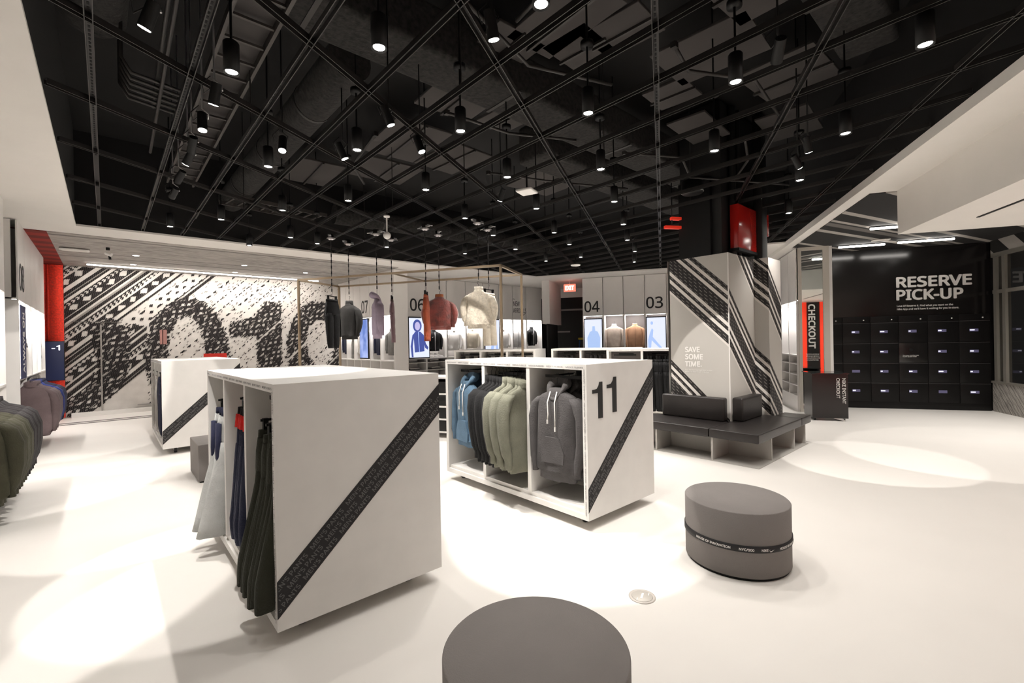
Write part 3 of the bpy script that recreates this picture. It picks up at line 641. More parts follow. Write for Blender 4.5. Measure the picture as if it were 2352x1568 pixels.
# ------------------------------------------------------------------ column with bench
def banded():
    mt = bpy.data.materials.new('banded_wrap'); mt.use_nodes = True; nt = mt.node_tree; b = nt.nodes['Principled BSDF']; L = nt.links.new
    b.inputs['Roughness'].default_value = .6
    uv = nt.nodes.new('ShaderNodeUVMap'); uv.uv_map = 'wrap'; sp = nt.nodes.new('ShaderNodeSeparateXYZ'); L(uv.outputs[0], sp.inputs[0])
    def M(op, a, bb=None, c=None):
        n = nt.nodes.new('ShaderNodeMath'); n.operation = op
        for i, x in enumerate((a, bb, c)):
            if x is None: continue
            if isinstance(x, (int, float)): n.inputs[i].default_value = x
            else: L(x, n.inputs[i])
        return n.outputs[0]
    tt = M('MULTIPLY_ADD', sp.outputs['X'], .95, sp.outputs['Y'])
    al = M('MULTIPLY_ADD', sp.outputs['Y'], -.95, sp.outputs['X'])
    g, wv, k, dk = .43, .78, .0, .5
    st = [(0, g)]
    for lo, hi in ((.40,1.22),(2.21,3.06),(3.77,4.58)):
        for f, c in ((0,wv),(.05,k),(.19,wv),(.26,k),(.34,wv),(.41,k),(.70,wv),(.77,k),(.84,wv),(.905,k)): st.append((lo+(hi-lo)*f, c))
        st.append((hi, g))
    st = st[:32]
    cr = nt.nodes.new('ShaderNodeValToRGB'); cr.color_ramp.interpolation = 'CONSTANT'; el = cr.color_ramp.elements
    while len(el) < len(st): el.new(.9)
    for e, (p, c) in zip(el, st):
        e.position = p/5.0
        v = {g:(.52,.50,.465), wv:(.72,.68,.64), k:(.014,.012,.012)}[c]; e.color = (*v, 1)
    L(M('MULTIPLY', tt, .2), cr.inputs[0])
    # woven dashes on the dark bands
    row = M('MULTIPLY', tt, 21.0); fr = M('FRACT', row); d1 = M('LESS_THAN', fr, .17)
    fl = M('FLOOR', row); ph = M('MULTIPLY_ADD', fl, .37, M('MULTIPLY', al, 7.0)); d2 = M('LESS_THAN', M('FRACT', ph), .55)
    dd = M('MULTIPLY', d1, d2)
    bw = nt.nodes.new('ShaderNodeRGBToBW'); L(cr.outputs[0], bw.inputs[0]); dk_ = M('LESS_THAN', bw.outputs[0], .1)
    lt_ = M('GREATER_THAN', bw.outputs[0], .6)
    f1 = M('MULTIPLY', dd, dk_)
    mx = nt.nodes.new('ShaderNodeMix'); mx.data_type = 'RGBA'; L(f1, mx.inputs['Factor']); L(cr.outputs[0], mx.inputs['A']); mx.inputs['B'].default_value = (.30,.28,.26,1)
    L(mx.outputs['Result'], b.inputs['Base Color']); return mt
M_band = banded()
def column():
    t = thing('clad_column', 'pale grey square column wrapped in diagonal black and white bands above the bench', 'column', (6.358,2.666,0))
    H = 2.71; pts = [(0,.864,0.0),(0,0,.864),(.90,0,1.764),(.90,-.20,1.964),(1.40,-.20,2.464),(1.40,.9,3.6),(0,.9,4.5)]
    vs, fs, uvs = [], [], []
    for (xa,ya,sa),(xb,yb,sb) in zip(pts[:-1], pts[1:]):
        i = len(vs); vs += [(xa,ya,0),(xb,yb,0),(xb,yb,H),(xa,ya,H)]; fs.append((i,i+1,i+2,i+3)); uvs += [(sa,0),(sb,0),(sb,H),(sa,H)]
    i = len(vs); top = [(p[0],p[1],H) for p in pts[:-1]]; vs += top; fs.append(tuple(range(i,i+len(top)))); uvs += [(0,1.7)]*len(top)
    mb = MB(); mb.add(vs, fs); o = mb.build('cladding', M_band, t, fix=False)
    ul = o.data.uv_layers.new(name='wrap')
    for j, u in enumerate(uvs): ul.data[j].uv = u
    text('lettering', 'SAVE\nSOME\nTIME.', M_letw, o, (-.003,.64,.0+1.13), -Y_, Z_, .27, .29, bold=.03, line=.85, depth=.002)
    text('lettering', 'Scan and check out right here on your\nphone, no need to wait in the line', M_letw, o, (-.003,.64,1.045), -Y_, Z_, .40, .05, bold=.01, depth=.001)
    MB().box((-.006,-.006,0),(.006,.006,H)).build('corner_strip', M_wall, t)
    u = thing('black_column_shaft', 'matt black shaft rising from the banded column into the dark ceiling', 'shaft', (6.42,2.75,2.71))
    MB().box((0,.02,0),(1.25,.62,2.15)).build('shaft', mat('matt_black', (0.006,0.006,0.006), .6), u)
    MB().box((-.06,.15,.0),(.14,.62,1.1)).build('service_box', M_black, u)
    MB().cyl((.25,-.03,0),(.25,-.03,2.1),.05).cyl((.42,-.04,0),(.42,-.04,2.1),.035).build('riser_pipe', M_blackm, u)
    p = thing('black_post', 'thin black vertical post beside the red duct panel above the column', 'post', (7.36,2.60,2.711)); MB().rbox((-.10,-.06,0),(.10,.06,2.14), .01).build('post', M_blackm, p)
    r = thing('red_box', 'glossy red box fixed beside the black shaft above the column', 'box', (6.62,2.62,2.80))
    MB().rbox((0,0,0),(.64,.12,.62), .008).build('casing', M_red, r); MB().box((-.02,-.01,-.04),(.66,.13,0)).build('bracket', M_black, r)
    r = thing('red_box', 'small glossy red box just right of the black post', 'box', (7.50,2.60,3.10)); MB().rbox((0,0,0),(.22,.10,.33), .008).build('casing', M_red, r)
    MB().tube([(.1,.05,.33),(.1,.05,1.78)], .012).build('hanging_rod', M_blackm, r)
    return t
column()
def bench():
    t = thing('corner_bench', 'grey bench with dark leather cushions wrapped round the banded column', 'bench', (5.67,2.06,0))
    # boards
    bs = [((.02,.55,0),(.66,.575,.29)),((.02,1.33,0),(.66,1.355,.29)),((.02,2.1,0),(.66,2.125,.29)),
          ((.49,.03,0),(.515,.55,.29)),((1.33,.03,0),(1.355,.55,.29)),((1.80,.03,0),(1.825,.55,.29))]
    for a, b in bs: MB().box(a, b).build('divider_board', M_grey, t)
    MB().box((.40,.575,.0),(.42,2.1,.29)).box((.515,.40,0),(1.80,.42,.29)).build('back_board', M_grey, t)
    MB().box((.0,.0,0),(.66,2.14,.008)).box((.66,.0,0),(1.84,.66,.008)).build('base_plate', M_grey, t)
    for a, b in (((.0,.60,.29),(.60,2.15,.40)),((.0,.0,.29),(1.56,.59,.40)),((1.57,.0,.29),(1.98,.35,.40)),((.60,.59,.29),(.69,.61,.40))):
        MB().rbox(a, b, .014, seg=3).build('seat_cushion', M_leather, t)
    MB().rbox((.56,.64,.40),(.685,1.56,.72), .03, seg=4).build('back_cushion', M_leather, t)
    MB().rbox((.73,.46,.40),(1.43,.60,.72), .03, seg=4).build('back_cushion', M_leather, t)
bench()

# ------------------------------------------------------------------ lockers, pick-up wall, kiosk, mirror
def lockers():
    t = thing('locker_bank', 'wall of black pick-up lockers with small lit label plates under the big white lettering', 'lockers', w60(0, 11.5), R60)
    MB().box((3.2,0,0),(6.16,.058,1.93)).build('carcass', M_lock, t); MB().box((3.2,-.004,0),(6.16,0,.08)).build('kick_plate', M_black, t)
    xs = [3.2,3.67,4.17,4.66,5.15,5.66,6.15]; zs = [.13,.54,.95,1.37,1.80]
    M_pl = mat('label_plate', (0.10,0.095,0.17), .4, emit=.25, ecol=(.12,.11,.22)); M_pw = mat('label_white', (1,1,1), .4, emit=1.0, ecol=(.7,.7,1))
    for i in range(6):
        x0, x1 = xs[i]+.006, xs[i+1]-.006
        MB().rbox((x0,-.012,1.81),(x1,0,1.925), .003).build('header_panel', M_lock, t)
        MB().cyl((x1-.11,-.012,1.855),(x1-.11,-.02,1.855),.012).build('status_lamp', M_letw, t)
        for j in range(4):
            if i == 3 and j == 2:
                p = MB().rbox((x0,-.012,zs[j]+.008),(x1,0,zs[j+1]-.004), .003).build('access_panel', M_glossk, t)
                text('lettering', 'Scan your member pass\nto pick up your order', M_letw, p, (x0+.06,-.0125,zs[j]+.12), X_, Z_, .27, .05, bold=.01, depth=.001)
                MB().cyl((x0+.2,-.012,zs[j]+.27),(x0+.2,-.018,zs[j]+.27),.035).build('scanner', M_black, p); continue
            d = MB().rbox((x0,-.012,zs[j]+.008),(x1,0,zs[j+1]-.004), .003).build('locker_door', M_lock, t)
            MB().box((x0,-.016,zs[j+1]-.012),(x1,-.012,zs[j+1]-.004)).build('door_lip', M_lockl, d)
            MB().box((x0+.16,-.014,zs[j]+.21),(x0+.30,-.012,zs[j]+.265)).build('label_plate', M_pl, d)
            if (i, j) not in ((1,1),(4,0)): MB().box((x0+.165,-.016,zs[j]+.23),(x0+.20+.02*((i+j)%3),-.014,zs[j]+.25)).build('label_mark', M_pw, d)
    s = thing('wall_lettering', 'large white RESERVE PICK-UP lettering on the black wall', 'sign', w60(0, 11.56), R60)
    text('lettering', 'RESERVE', M_letw, s, (4.66,-.001,2.515), X_, Z_, 1.25, .225, bold=.03, depth=.012)
    text('lettering', 'PICK-UP', M_letw, s, (4.66,-.001,2.25), X_, Z_, 1.11, .225, bold=.03, depth=.012)
    text('lettering', "Love it? Reserve it. Find what you want on the\nNike App and we'll have it waiting for you in-store.", M_letw, s, (4.67,-.001,2.04), X_, Z_, 1.03, .115, bold=.015, depth=.004, line=1.1)
lockers()
def tube_light(label, p0, p1, d, z=3.34, drop=.03, grp='tube lights on the patterned ceiling by the lockers'):
    t = thing('tube_light', label, 'ceiling light', w60(p0, d, z), R60, grp)
    MB().box((0,-.03,-.008),(p1-p0,.03,.008)).build('housing', M_black, t)
    MB().rbox((.005,-.022,-.04),(p1-p0-.005,.022,-.008), .01).build('diffuser', M_led, t)
tube_light('white tube light near the lockers, left of the two in line', 3.40, 4.18, 10.78)
tube_light('white tube light near the lockers, right of the two in line', 4.35, 5.23, 10.70)
tube_light('white tube light nearer the room, half hidden behind the bulkhead', 3.33, 4.2, 9.12)
t = thing('ceiling_sensor', 'flat white oblong fitting on the patterned ceiling above the lockers', 'ceiling fitting', w60(3.95, 10.35, 3.348), R60); MB().rbox((-.14,-.06,-.03),(.14,.06,0), .02).build('casing', M_soffit, t)
def kiosk():
    t = thing('checkout_kiosk', 'black instant checkout kiosk on casters with a glass top', 'kiosk', w60(2.59, 9.63), R60)
    MB().box((0,0,.05),(.56,.03,.85)).build('front_panel', M_glossk, t)
    MB().box((0,.03,.05),(.03,.50,.85)).box((.53,.03,.05),(.56,.50,.85)).build('side_panel', M_glossk, t)
    MB().box((.03,.03,.25),(.53,.48,.27)).box((.03,.03,.52),(.53,.48,.54)).build('shelf', M_glossk, t)
    MB().box((-.02,-.02,.85),(.58,.56,.866)).build('glass_top', mat('dark_glass', (0.03,0.035,0.035), .06), t)
    MB().prismv([(.33,.05),(.47,.05),(.53,.0),(.50,.0)], 'y', .004, .02).build('foot_plate', M_castw, t)
    for x in (.05,.51):
        for y in (.06,.44):
            k = MB().box((x-.02,y-.02,.04),(x+.02,y+.02,.055)).build('caster', M_castw, t); MB().cyl((x-.013,y,.026),(x+.013,y,.026),.026,n=16).build('wheel', M_rubber, k)
    text('lettering', 'NIKE INSTANT\nCHECKOUT', M_letw, t, (.38,-.001,.775), -Z_, X_, .46, .145, bold=.012, depth=.002)
kiosk()
def mirror():
    t = thing('checkout_mirror', 'tall framed mirror with white CHECKOUT lettering at the end of the white cabinets', 'mirror', w60(2.66, 10.66), R60)
    MB().box((0,0,0),(.055,.06,3.35)).box((.43,0,0),(.54,.06,3.35)).box((.055,0,3.28),(.43,.06,3.35)).box((.055,0,0),(.43,.06,.05)).build('frame', mat('pale_frame', (0.55,0.51,0.45), .5), t)
    g = MB().box((.055,.015,.05),(.43,.03,3.28)).build('glass', M_mirror, t)
    text('lettering', 'CHECKOUT', M_letw, g, (.165,.0145,2.19), -Z_, X_, .90, .125, bold=.03, depth=.002)
    text('small_lettering', 'Skip the line and check out\nwith the team right here or\nuse the self checkout on the\nlower ground floor today', M_letw, g, (.12,.0145,1.04), X_, Z_, .24, .15, bold=.01, depth=.001)
mirror()
t = thing('red_portal', 'red framed dark doorway panel right of the camera, reflected in the checkout mirror', 'door panel', w60(4.75, 2.0), R60)
RP = mat('red_panel_glow', (0.6,0.03,0.01), .5, emit=.6, ecol=(.9,.04,.01))  # unseen panel placed for its mirror reflection; red sides given their own glow
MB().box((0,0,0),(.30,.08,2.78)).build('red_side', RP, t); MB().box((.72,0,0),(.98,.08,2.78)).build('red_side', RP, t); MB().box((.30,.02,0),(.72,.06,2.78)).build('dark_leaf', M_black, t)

def display(label, rz, loc, w, z0, z1, face, name='video_screen'):
    s = thing(name, label, 'screen', loc, rz)
    MB().rbox((0,-.012,z0),(w,.03,z1), .006).build('casing', M_black, s)
    MB().box((.022,-.0145,z0+.03),(w-.022,-.012,z1-.03)).build('display', face, s)
    return s

# ------------------------------------------------------------------ wall cabinets
n_bay = [0]
def bay(label, loc, rz, w, group, z_sh=1.10, low='plain', zt=3.42, dp=.50, light=True, dark=False, watts=5.0, seam=.008):
    t = thing('wall_cabinet', label, 'cabinet', loc, rz, group)
    MB().box((0,0,0),(.03,dp,2.268)).box((0,.07,2.268),(.03,dp,zt)).build('side_panel', M_wall, t); MB().box((w-.012,0,0),(w,dp,2.268)).box((w-.012,.07,2.268),(w,dp,zt)).build('side_panel', M_wall, t)
    MB().rbox((seam,0,2.27),(w-seam,.022,zt), .004).build('upper_panel', M_wall, t)
    MB().box((.0,.022,2.28),(w,dp,2.30)).build('soffit_panel', M_wall, t)
    MB().box((.0,dp,0),(w,dp+.02,zt)).build('back_panel', mat('dark_back', (0.10,0.085,0.082), .5) if dark else M_wall, t)
    MB().rbox((.03,.0,z_sh-.03),(w-.012,dp,z_sh), .003).build('shelf', M_wall, t)
    if low == 'drawers':
        for k in range(5): MB().rbox((.034,-.004,.06+k*.2),(w-.016,.02,.235+k*.2), .004).build('drawer_front', M_glossk if k < 3 else M_wall, t)
    elif low == 'cubbies':
        for z in (.30,.52,.74,.96): MB().box((.03,.0,z),(w-.012,dp,z+.02)).build('cubby_shelf', M_wall, t)
        MB().box((.03,.0,0),(w-.012,.02,.30)).build('kick_panel', M_wall, t)
    else: MB().box((.03,.03,0),(w-.012,dp,.10)).build('plinth', M_wall, t)
    MB().box((.05,.03,2.255),(w-.04,.055,2.268)).build('led_strip', M_niche, t)
    if light:
        d = bpy.data.lights.new('cabinet_light', 'AREA'); d.shape = 'RECTANGLE'; d.size = w-.12; d.size_y = .04; d.energy = watts*2.2; d.color = (1,.96,.93); d.spread = radians(150)
        o = bpy.data.objects.new('cabinet_light', d); C.objects.link(o); o.parent = t; o.location = (w/2,.06,2.25); o.rotation_euler = (radians(28),0,0)
    return t
def numeral(s, t, x, z=2.42, w=.45, h=.36): text('numeral', s, M_letk, t, (x,-.001,z), X_, Z_, w, h, bold=.012, depth=.003)

beige = fabric('oat', (0.42,0.35,0.30)); tan = fabric('tan', (0.36,0.205,0.125)); white = fabric('white', (0.72,0.70,0.68), .04); greyt = fabric('mid_grey', (0.17,0.165,0.155))
navy = fabric('deep_navy', (0.012,0.014,0.035)); lilac = fabric('lilac', (0.33,0.27,0.34)); rust = fabric('rust', (0.30,0.065,0.028)); maroon = fabric('oxblood', (0.14,0.018,0.012))
cream = fabric('cream', (0.60,0.545,0.45)); mauve = fabric('mauve', (0.17,0.11,0.12)); royal = fabric('royal_blue', (0.02,0.035,0.16)); brown = fabric('dark_brown', (0.035,0.018,0.015))
MUDM = fabric('mauve_grey', (0.13,0.095,0.098))
# back wall with 06, 05 and NEW ARRIVALS
xs6 = [6.20,6.93,7.65,8.35,9.02,9.70,10.31,10.95,11.72]
lab6 = ['white wall cabinet bay numbered 06 with a blue-jacket screen', 'white wall cabinet bay right of the 06 bay, black jacket on show', 'white wall cabinet bay two right of 06, white top on show', 'white wall cabinet bay behind the hanging cream jacket',
        'white wall cabinet bay numbered 05 with a bright screen', 'white wall cabinet bay just right of the 05 bay', 'white wall cabinet bay with NEW ARRIVALS lettering', 'last white wall cabinet bay before the black alcove, black jacket on show']
g6 = 'white cabinets along the back left wall'
bays6 = [bay(lab6[i], (xs6[i],11.5,0), 0, xs6[i+1]-xs6[i], g6, z_sh=1.10, low='cubbies' if i < 2 else 'plain') for i in range(8)]
numeral('06', bays6[0], .22, 2.45, .47, .36); numeral('05', bays6[4], .10, 2.44, .50, .37)
text('lettering', 'NEW\nARRIVALS', M_letg, bays6[6], (.02,-.001,2.50), X_, Z_, .62, .40, bold=.018, line=.85, depth=.002)
text('lettering', 'the', M_letg, bays6[6], (.02,-.001,2.95), X_, Z_, .10, .05, depth=.002); swoosh('emblem_outline', M_letg, bays6[6], (.34,-.002,2.38), X_, Z_, .28)
def dual(nm, a, b, sc=3.0):
    mt = bpy.data.materials.new(nm); mt.use_nodes = True; nt = mt.node_tree; bs = nt.nodes['Principled BSDF']; bs.inputs['Base Color'].default_value = (.02,.02,.02,1)
    tc = nt.nodes.new('ShaderNodeTexCoord'); n = nt.nodes.new('ShaderNodeTexNoise'); n.inputs['Scale'].default_value = sc; nt.links.new(tc.outputs['Object'], n.inputs['Vector'])
    cr = nt.nodes.new('ShaderNodeValToRGB'); cr.color_ramp.elements[0].position = .4; cr.color_ramp.elements[1].position = .62; cr.color_ramp.elements[0].color = (*a,1); cr.color_ramp.elements[1].color = (*b,1)
    nt.links.new(n.outputs['Fac'], cr.inputs[0]); nt.links.new(cr.outputs[0], bs.inputs['Emission Color']); bs.inputs['Emission Strength'].default_value = 1.0; return mt
M_scrw = mat('screen_white', (.1,.1,.1), .3, emit=1.0, ecol=(.80,.85,1.0)); M_scrb = dual('screen_blue_sky', (.12,.22,.62), (.45,.55,.95), 2.2)
M_scrp = mat('screen_print_blue', (.05,.06,.1), .3, emit=1.0, ecol=(.045,.075,.33)); M_scrl = mat('screen_print_light', (.1,.1,.1), .3, emit=1.0, ecol=(.42,.58,1.0)); M_scrs = mat('screen_print_skin', (.1,.1,.1), .3, emit=1.0, ecol=(.55,.5,.8))
def flat(name, m_, parent, polys, y=-.016):
    mb = MB()
    for P in polys: mb.prismv(P, 'y', y-.001, y)
    return mb.build(name, m_, parent)
def ell(cx, cz, rx, rz, n=20): return [(cx+rx*cos(2*pi*k/n), cz+rz*sin(2*pi*k/n)) for k in range(n)]
s = display('wall screen in the 06 bay showing a person in a blue hooded jacket', 0, (6.33,11.46,0), .68, 1.10, 2.28, M_scrw)
flat('picture', M_scrp, s, [ell(.28,2.03,.14,.18), [(.20,1.86),(.38,1.86),(.49,1.76),(.50,1.30),(.19,1.27),(.16,1.74)], [(.20,1.84),(.12,1.76),(.06,1.45),(.09,1.14),(.145,1.14),(.125,1.45),(.165,1.68)], [(.48,1.78),(.55,1.52),(.63,1.41),(.61,1.34),(.52,1.40),(.48,1.55)]])
flat('picture_skin', M_scrs, s, [ell(.285,2.02,.085,.12)], -.0175); flat('picture_trim', M_scrl, s, [[(.30,1.86),(.32,1.86),(.345,1.27),(.33,1.27)]], -.0175)
s = display('narrow bright screen in the 05 bay with a blue runner picture', 0, (9.05,11.46,0), .62, 1.12, 2.27, M_scrw)
flat('picture', M_scrl, s, [[(.30,2.1),(.42,2.15),(.52,1.5),(.58,1.15),(.50,1.14),(.42,1.5),(.30,1.15),(.20,1.15),(.34,1.7)]])
JK = make_top('zip_jacket', blk, w=.46, L=.62, th=.16, collar=True, zipm=M_letw, emblem=M_letw, seed=21)
WT = make_top('tee_shirt', white, w=.46, L=.62, th=.13, collar=True, short=False, seed=22)
def show(proto, loc, rz, label, first=False, cat='jacket', sc=None): return hang(proto, loc, rz, label, None, cat, first, sc)
show(JK, (7.28,11.68,2.02), 0, 'black zip jacket with a white zip in the bay right of 06', True)
show(WT, (8.00,11.68,2.02), 0, 'white long-sleeved top in the cabinet two bays right of 06', True, 'top')
CT = make_top('knitted_sweater', cream, w=.44, L=.60, th=.14, collar=True, seed=23)
show(CT, (8.70,11.68,2.05), 0, 'cream top in the cabinet behind the hanging cream jacket', True, 'top')
WB = make_top('track_jacket', fabric('white_black', (0.55,0.54,0.53)), w=.44, L=.62, th=.14, collar=True, zipm=M_black, seed=24)
show(WB, (10.66,11.68,2.05), 0, 'white and black track jacket under the NEW ARRIVALS lettering', True)
show(JK, (11.34,11.66,2.1), radians(15), 'plain black jacket in the last bay before the alcove', False)
show(WT, (10.02,11.68,2.05), 0, 'white top in the bay just right of 05', False, 'top')
FS = thing('folded_shirts', 'folded', 'folded clothes')
MB().rbox((-.15,-.12,0),(.15,.12,.035), .015).build('folded_layer', greyt, FS); MB().rbox((-.145,-.118,.035),(.148,.12,.065), .014).build('folded_layer', white, FS)
for i, (x, z) in enumerate([(6.52,.985),(7.25,.985),(6.6,.76),(7.3,.76)]):
    hang(FS, (x,11.7,z), 0, 'folded shirts on the %s cubby shelf %s' % (['upper','upper','lower','lower'][i], ['under the 06 screen','right of the 06 screen','under the 06 screen','right of the 06 screen'][i]), 'folded clothes in the cubbies', 'folded clothes', i == 0)
# shoes standing under the 06 screen
def shoe():
    t = thing('sneaker', 'shoe', 'shoe'); U = MB()
    U.loft([ring(y*.0, y, z, a, .001+.0*y, 3) for y, z, a in ()] or [[(a*cos(k*pi/6), y, .02+h*max(0,sin(k*pi/6))) for k in range(12)] for y, a, h in ((-.13,.02,.03),(-.10,.042,.045),(-.03,.046,.06),(.04,.04,.09),(.11,.038,.11),(.135,.02,.10))]); U.build('upper', white, t)
    MB().rbox((-.048,-.14,0),(.048,.14,.028), .012).build('sole', M_letw, t); return t
SH = shoe()
for i, x in enumerate([6.42,6.56,6.74,7.10,7.25,7.42]):
    hang(SH, (x,11.62,1.10), radians(70), 'white sneaker standing on the cabinet shelf, %s from the left under the 06 display' % ORD[i], 'white sneakers on the shelf', 'shoe', i == 0)
# return wall with 07
ys7 = [14.25,13.65,13.10,12.62,12.02,11.38,10.60]
lab7 = ['white cabinet bay nearest the mural beside the 07 bay', 'white cabinet bay second from the mural', 'white cabinet bay just left of the 07 bay', 'white cabinet bay numbered 07 with a blue screen', 'white cabinet bay just right of the 07 bay, navy garment on show', 'white cabinet bay at the near end of the 07 wall, grey shirt on show']
bays7 = [bay(lab7[i], (5.45,ys7[i],0), radians(-90), ys7[i]-ys7[i+1], 'white cabinets on the return wall marked 07', zt=3.42, dp=.36) for i in range(6)]
numeral('07', bays7[3], .09, 2.40, .42, .36)
t = thing('end_panel', 'plain white end panel between the 07 cabinets and the 06 cabinets', 'panel', (5.45,10.56,0)); MB().box((0,0,0),(.38,.035,3.42)).build('board', M_wall, t)
s = display('narrow wall screen in the 07 bay showing a blue sky', radians(-90), (5.42,12.60,0), .56, 1.12, 2.25, M_scrb)
for i, (y, pr, lb, ct, z) in enumerate([(13.95,navy,'dark navy jacket in the bay nearest the mural','jacket',2.0),(13.4,greyt,'grey trousers in the second bay from the mural','trousers',2.0),(12.85,white,'white top in the bay left of the 07 screen','top',2.0),(11.7,navy,'long navy garment in the bay right of the 07 screen','jacket',2.0),(11.0,greyt,'mid grey shirt in the last bay of the 07 wall','shirt',2.0)]):
    g = make_pants('display_trousers', pr, w=.34, L=.80, seed=30) if ct == 'trousers' else make_top('display_shirt', pr, w=.42, L=.66, th=.13, collar=True, seed=30+i)
    hang(g, (5.60,y,z), radians(-90), lb, None, ct, True)
# turned back wall with 04 and 03
ps4 = [-2.30,-1.68,-1.08,-.47,.14,.75,1.36,1.97,2.58]
lab4 = ['white wall cabinet bay numbered 04 with a pale blue screen', 'white wall cabinet bay with an oat-coloured fleece right of 04', 'white wall cabinet bay with a tan jacket left of 03', 'white wall cabinet bay numbered 03 with a white screen', 'white wall cabinet bay just right of 03 beside the column', 'white wall cabinet bay hidden by the column, second after 03', 'white wall cabinet bay behind the column, third after 03', 'white wall cabinet bay behind the column, fourth after 03']
bays4 = [bay(lab4[i], w60(ps4[i],13.9), R60, ps4[i+1]-ps4[i], 'white cabinets along the turned back wall', dark=True, watts=3.5, light=i < 6, z_sh=1.05) for i in range(5)]
numeral('04', bays4[0], .06, 2.38, .46, .34); numeral('03', bays4[3], .04, 2.43, .47, .34)
s = display('wall screen in the 04 bay showing a pale blue shirt', R60, w60(-2.26,13.88), .56, 1.10, 2.19, M_scrw); flat('picture', mat('screen_pale', (.1,.1,.1), .3, emit=1.0, ecol=(.42,.58,.92)), s, [[(.12,1.15),(.10,1.6),(.18,1.78),(.25,1.82),(.26,1.95),(.33,1.95),(.34,1.82),(.42,1.78),(.49,1.6),(.47,1.15)]])
s = display('wall screen in the 03 bay showing a stretching figure', R60, w60(-.44,13.88), .56, 1.10, 2.19, M_scrw); flat('picture', M_scrl, s, [ell(.16,2.0,.035,.05), [(.06,1.15),(.05,1.5),(.10,1.7),(.16,1.85),(.20,1.8),(.18,1.6),(.50,1.2),(.48,1.15),(.15,1.5),(.12,1.15)]])
OF = make_top('fleece_pullover', beige, w=.46, L=.72, th=.15, collar=True, seed=41, sleeve_out=.03); TJ = make_top('fleece_jacket', tan, w=.46, L=.72, th=.15, collar=True, zipm=fabric('tan_dark', (.15,.08,.05)), seed=42, sleeve_out=.03)
hang(OF, w60(-1.38,14.12,2.08), R60, 'oat-coloured fleece top hanging in the bay right of 04', None, 'fleece', True)
hang(TJ, w60(-.77,14.12,2.08), R60, 'tan fleece jacket hanging in the bay left of 03', None, 'fleece', True)
# cabinets by the checkout mirror (front faces the middle of the room)
lab5 = ['white cabinet bay with shoe cubbies next to the checkout mirror', 'white cabinet bay with shoe cubbies behind the column, second from the mirror', 'white cabinet bay third from the checkout mirror']
for i in range(3):
    b_ = bay(lab5[i], w60(2.62, 10.70+.62*(i+1)), radians(-150), .62, 'white cabinets by the checkout mirror', low='cubbies', zt=3.34, z_sh=1.16)
DG = make_top('dark_jacket', brown, w=.40, L=.66, th=.12, seed=51)
for i, d in enumerate((11.0, 11.62)): hang(DG, w60(2.86,d,2.0), radians(-150), 'dark jacket in the white cabinet, %s from the checkout mirror' % ORD[i], 'dark jackets by the checkout mirror', 'jacket', i == 0)
for i, (d, z) in enumerate([(11.0,.77),(11.0,.55),(11.0,.33),(11.62,.77),(11.62,.55)]):
    hang(SH, w60(2.80,d,z-.01), radians(-60), 'sneaker in the cubbies by the checkout mirror, %s counting down from the mirror end' % ORD[i], 'sneakers by the checkout mirror', 'shoe')
# left wall: 08 run, then the near run
ysl = [9.60,10.34,11.08,11.82,12.56,13.3]
lab8 = ['white cabinet bay numbered 08 with a navy banner on the left wall', 'white cabinet bay right after 08 on the left wall', 'white cabinet bay two after 08 on the left wall', 'white cabinet bay three after 08 on the left wall', 'last white cabinet bay on the left wall, beside the red curtain']
bays8 = [bay(lab8[i], (-.93,ysl[i],0), radians(90), .74, 'white cabinets on the left wall marked 08', z_sh=1.13, watts=7) for i in range(5)]
numeral('08', bays8[0], .12, 2.42, .50, .40)
for i in range(6): bay('white cabinet bay at the left edge of the picture, %s counting towards the camera' % ORD[i], (-.93,7.66-i*.74,0), radians(90), .74, 'white cabinets at the left edge', z_sh=1.13, light=i < 4, watts=7)
t = thing('tall_mirror', 'narrow mirror between dark posts on the left wall between two cabinet runs', 'mirror', (-1.15,8.42,0), radians(90))
MB().box((.35,0,.05),(.85,.02,2.95)).build('glass', M_mirror, t); MB().box((.25,-.03,0),(.35,.04,2.9)).box((.85,-.02,0),(.95,.04,2.95)).build('dark_post', M_glossk, t); MB().box((.0,.03,2.95),(1.16,.06,3.42)).build('header', M_wall, t)
for z in (3.05,3.18,3.32): MB().box((.02,.015,z),(1.14,.03,z+.025)).build('slat', M_black, t)
t = thing('hanging_banner', 'narrow navy banner with white lettering in the 08 bay', 'banner', (-.925,9.66,0), radians(90))
MB().box((.0,-.006,1.12),(.56,0,2.20)).build('cloth', mat('navy_print', (.02,.025,.10), .7), t); text('lettering', 'ALWAYS ON', M_letw, t, (.40,-.007,1.2), Z_, -X_, .9, .2, bold=.02, depth=.001)
LJ = make_top('coat', MUDM, w=.46, L=.78, th=.12, seed=61, puffy=.04, collar=True); LN = make_top('coat', navy, w=.50, L=.72, th=.12, seed=62, collar=True); LB = make_top('coat', royal, w=.50, L=.70, th=.12, seed=63, collar=True)
seq = [(LJ,'mauve-grey',5),(LB,'royal blue',2),(LN,'deep navy',4)]
y = 9.95
for pr, cn, k in seq:
    for i in range(k):
        hang(pr, (-.86,y,1.12), radians(180+(-4 if i%2 else 5)), '%s coat low under the 08 cabinets, %s of its colour from the camera' % (cn, ORD[i]), cn+' coats on the left wall', 'coat', i == 0); y += .135
LO = make_top('coat', fabric('olive_coat', (0.050,0.048,0.030)), w=.54, L=.78, th=.13, seed=64, puffy=.05, collar=True); LK = make_top('coat', fabric('soot', (0.030,0.027,0.028)), w=.54, L=.78, th=.13, seed=65, puffy=.04, collar=True)
y = 5.75
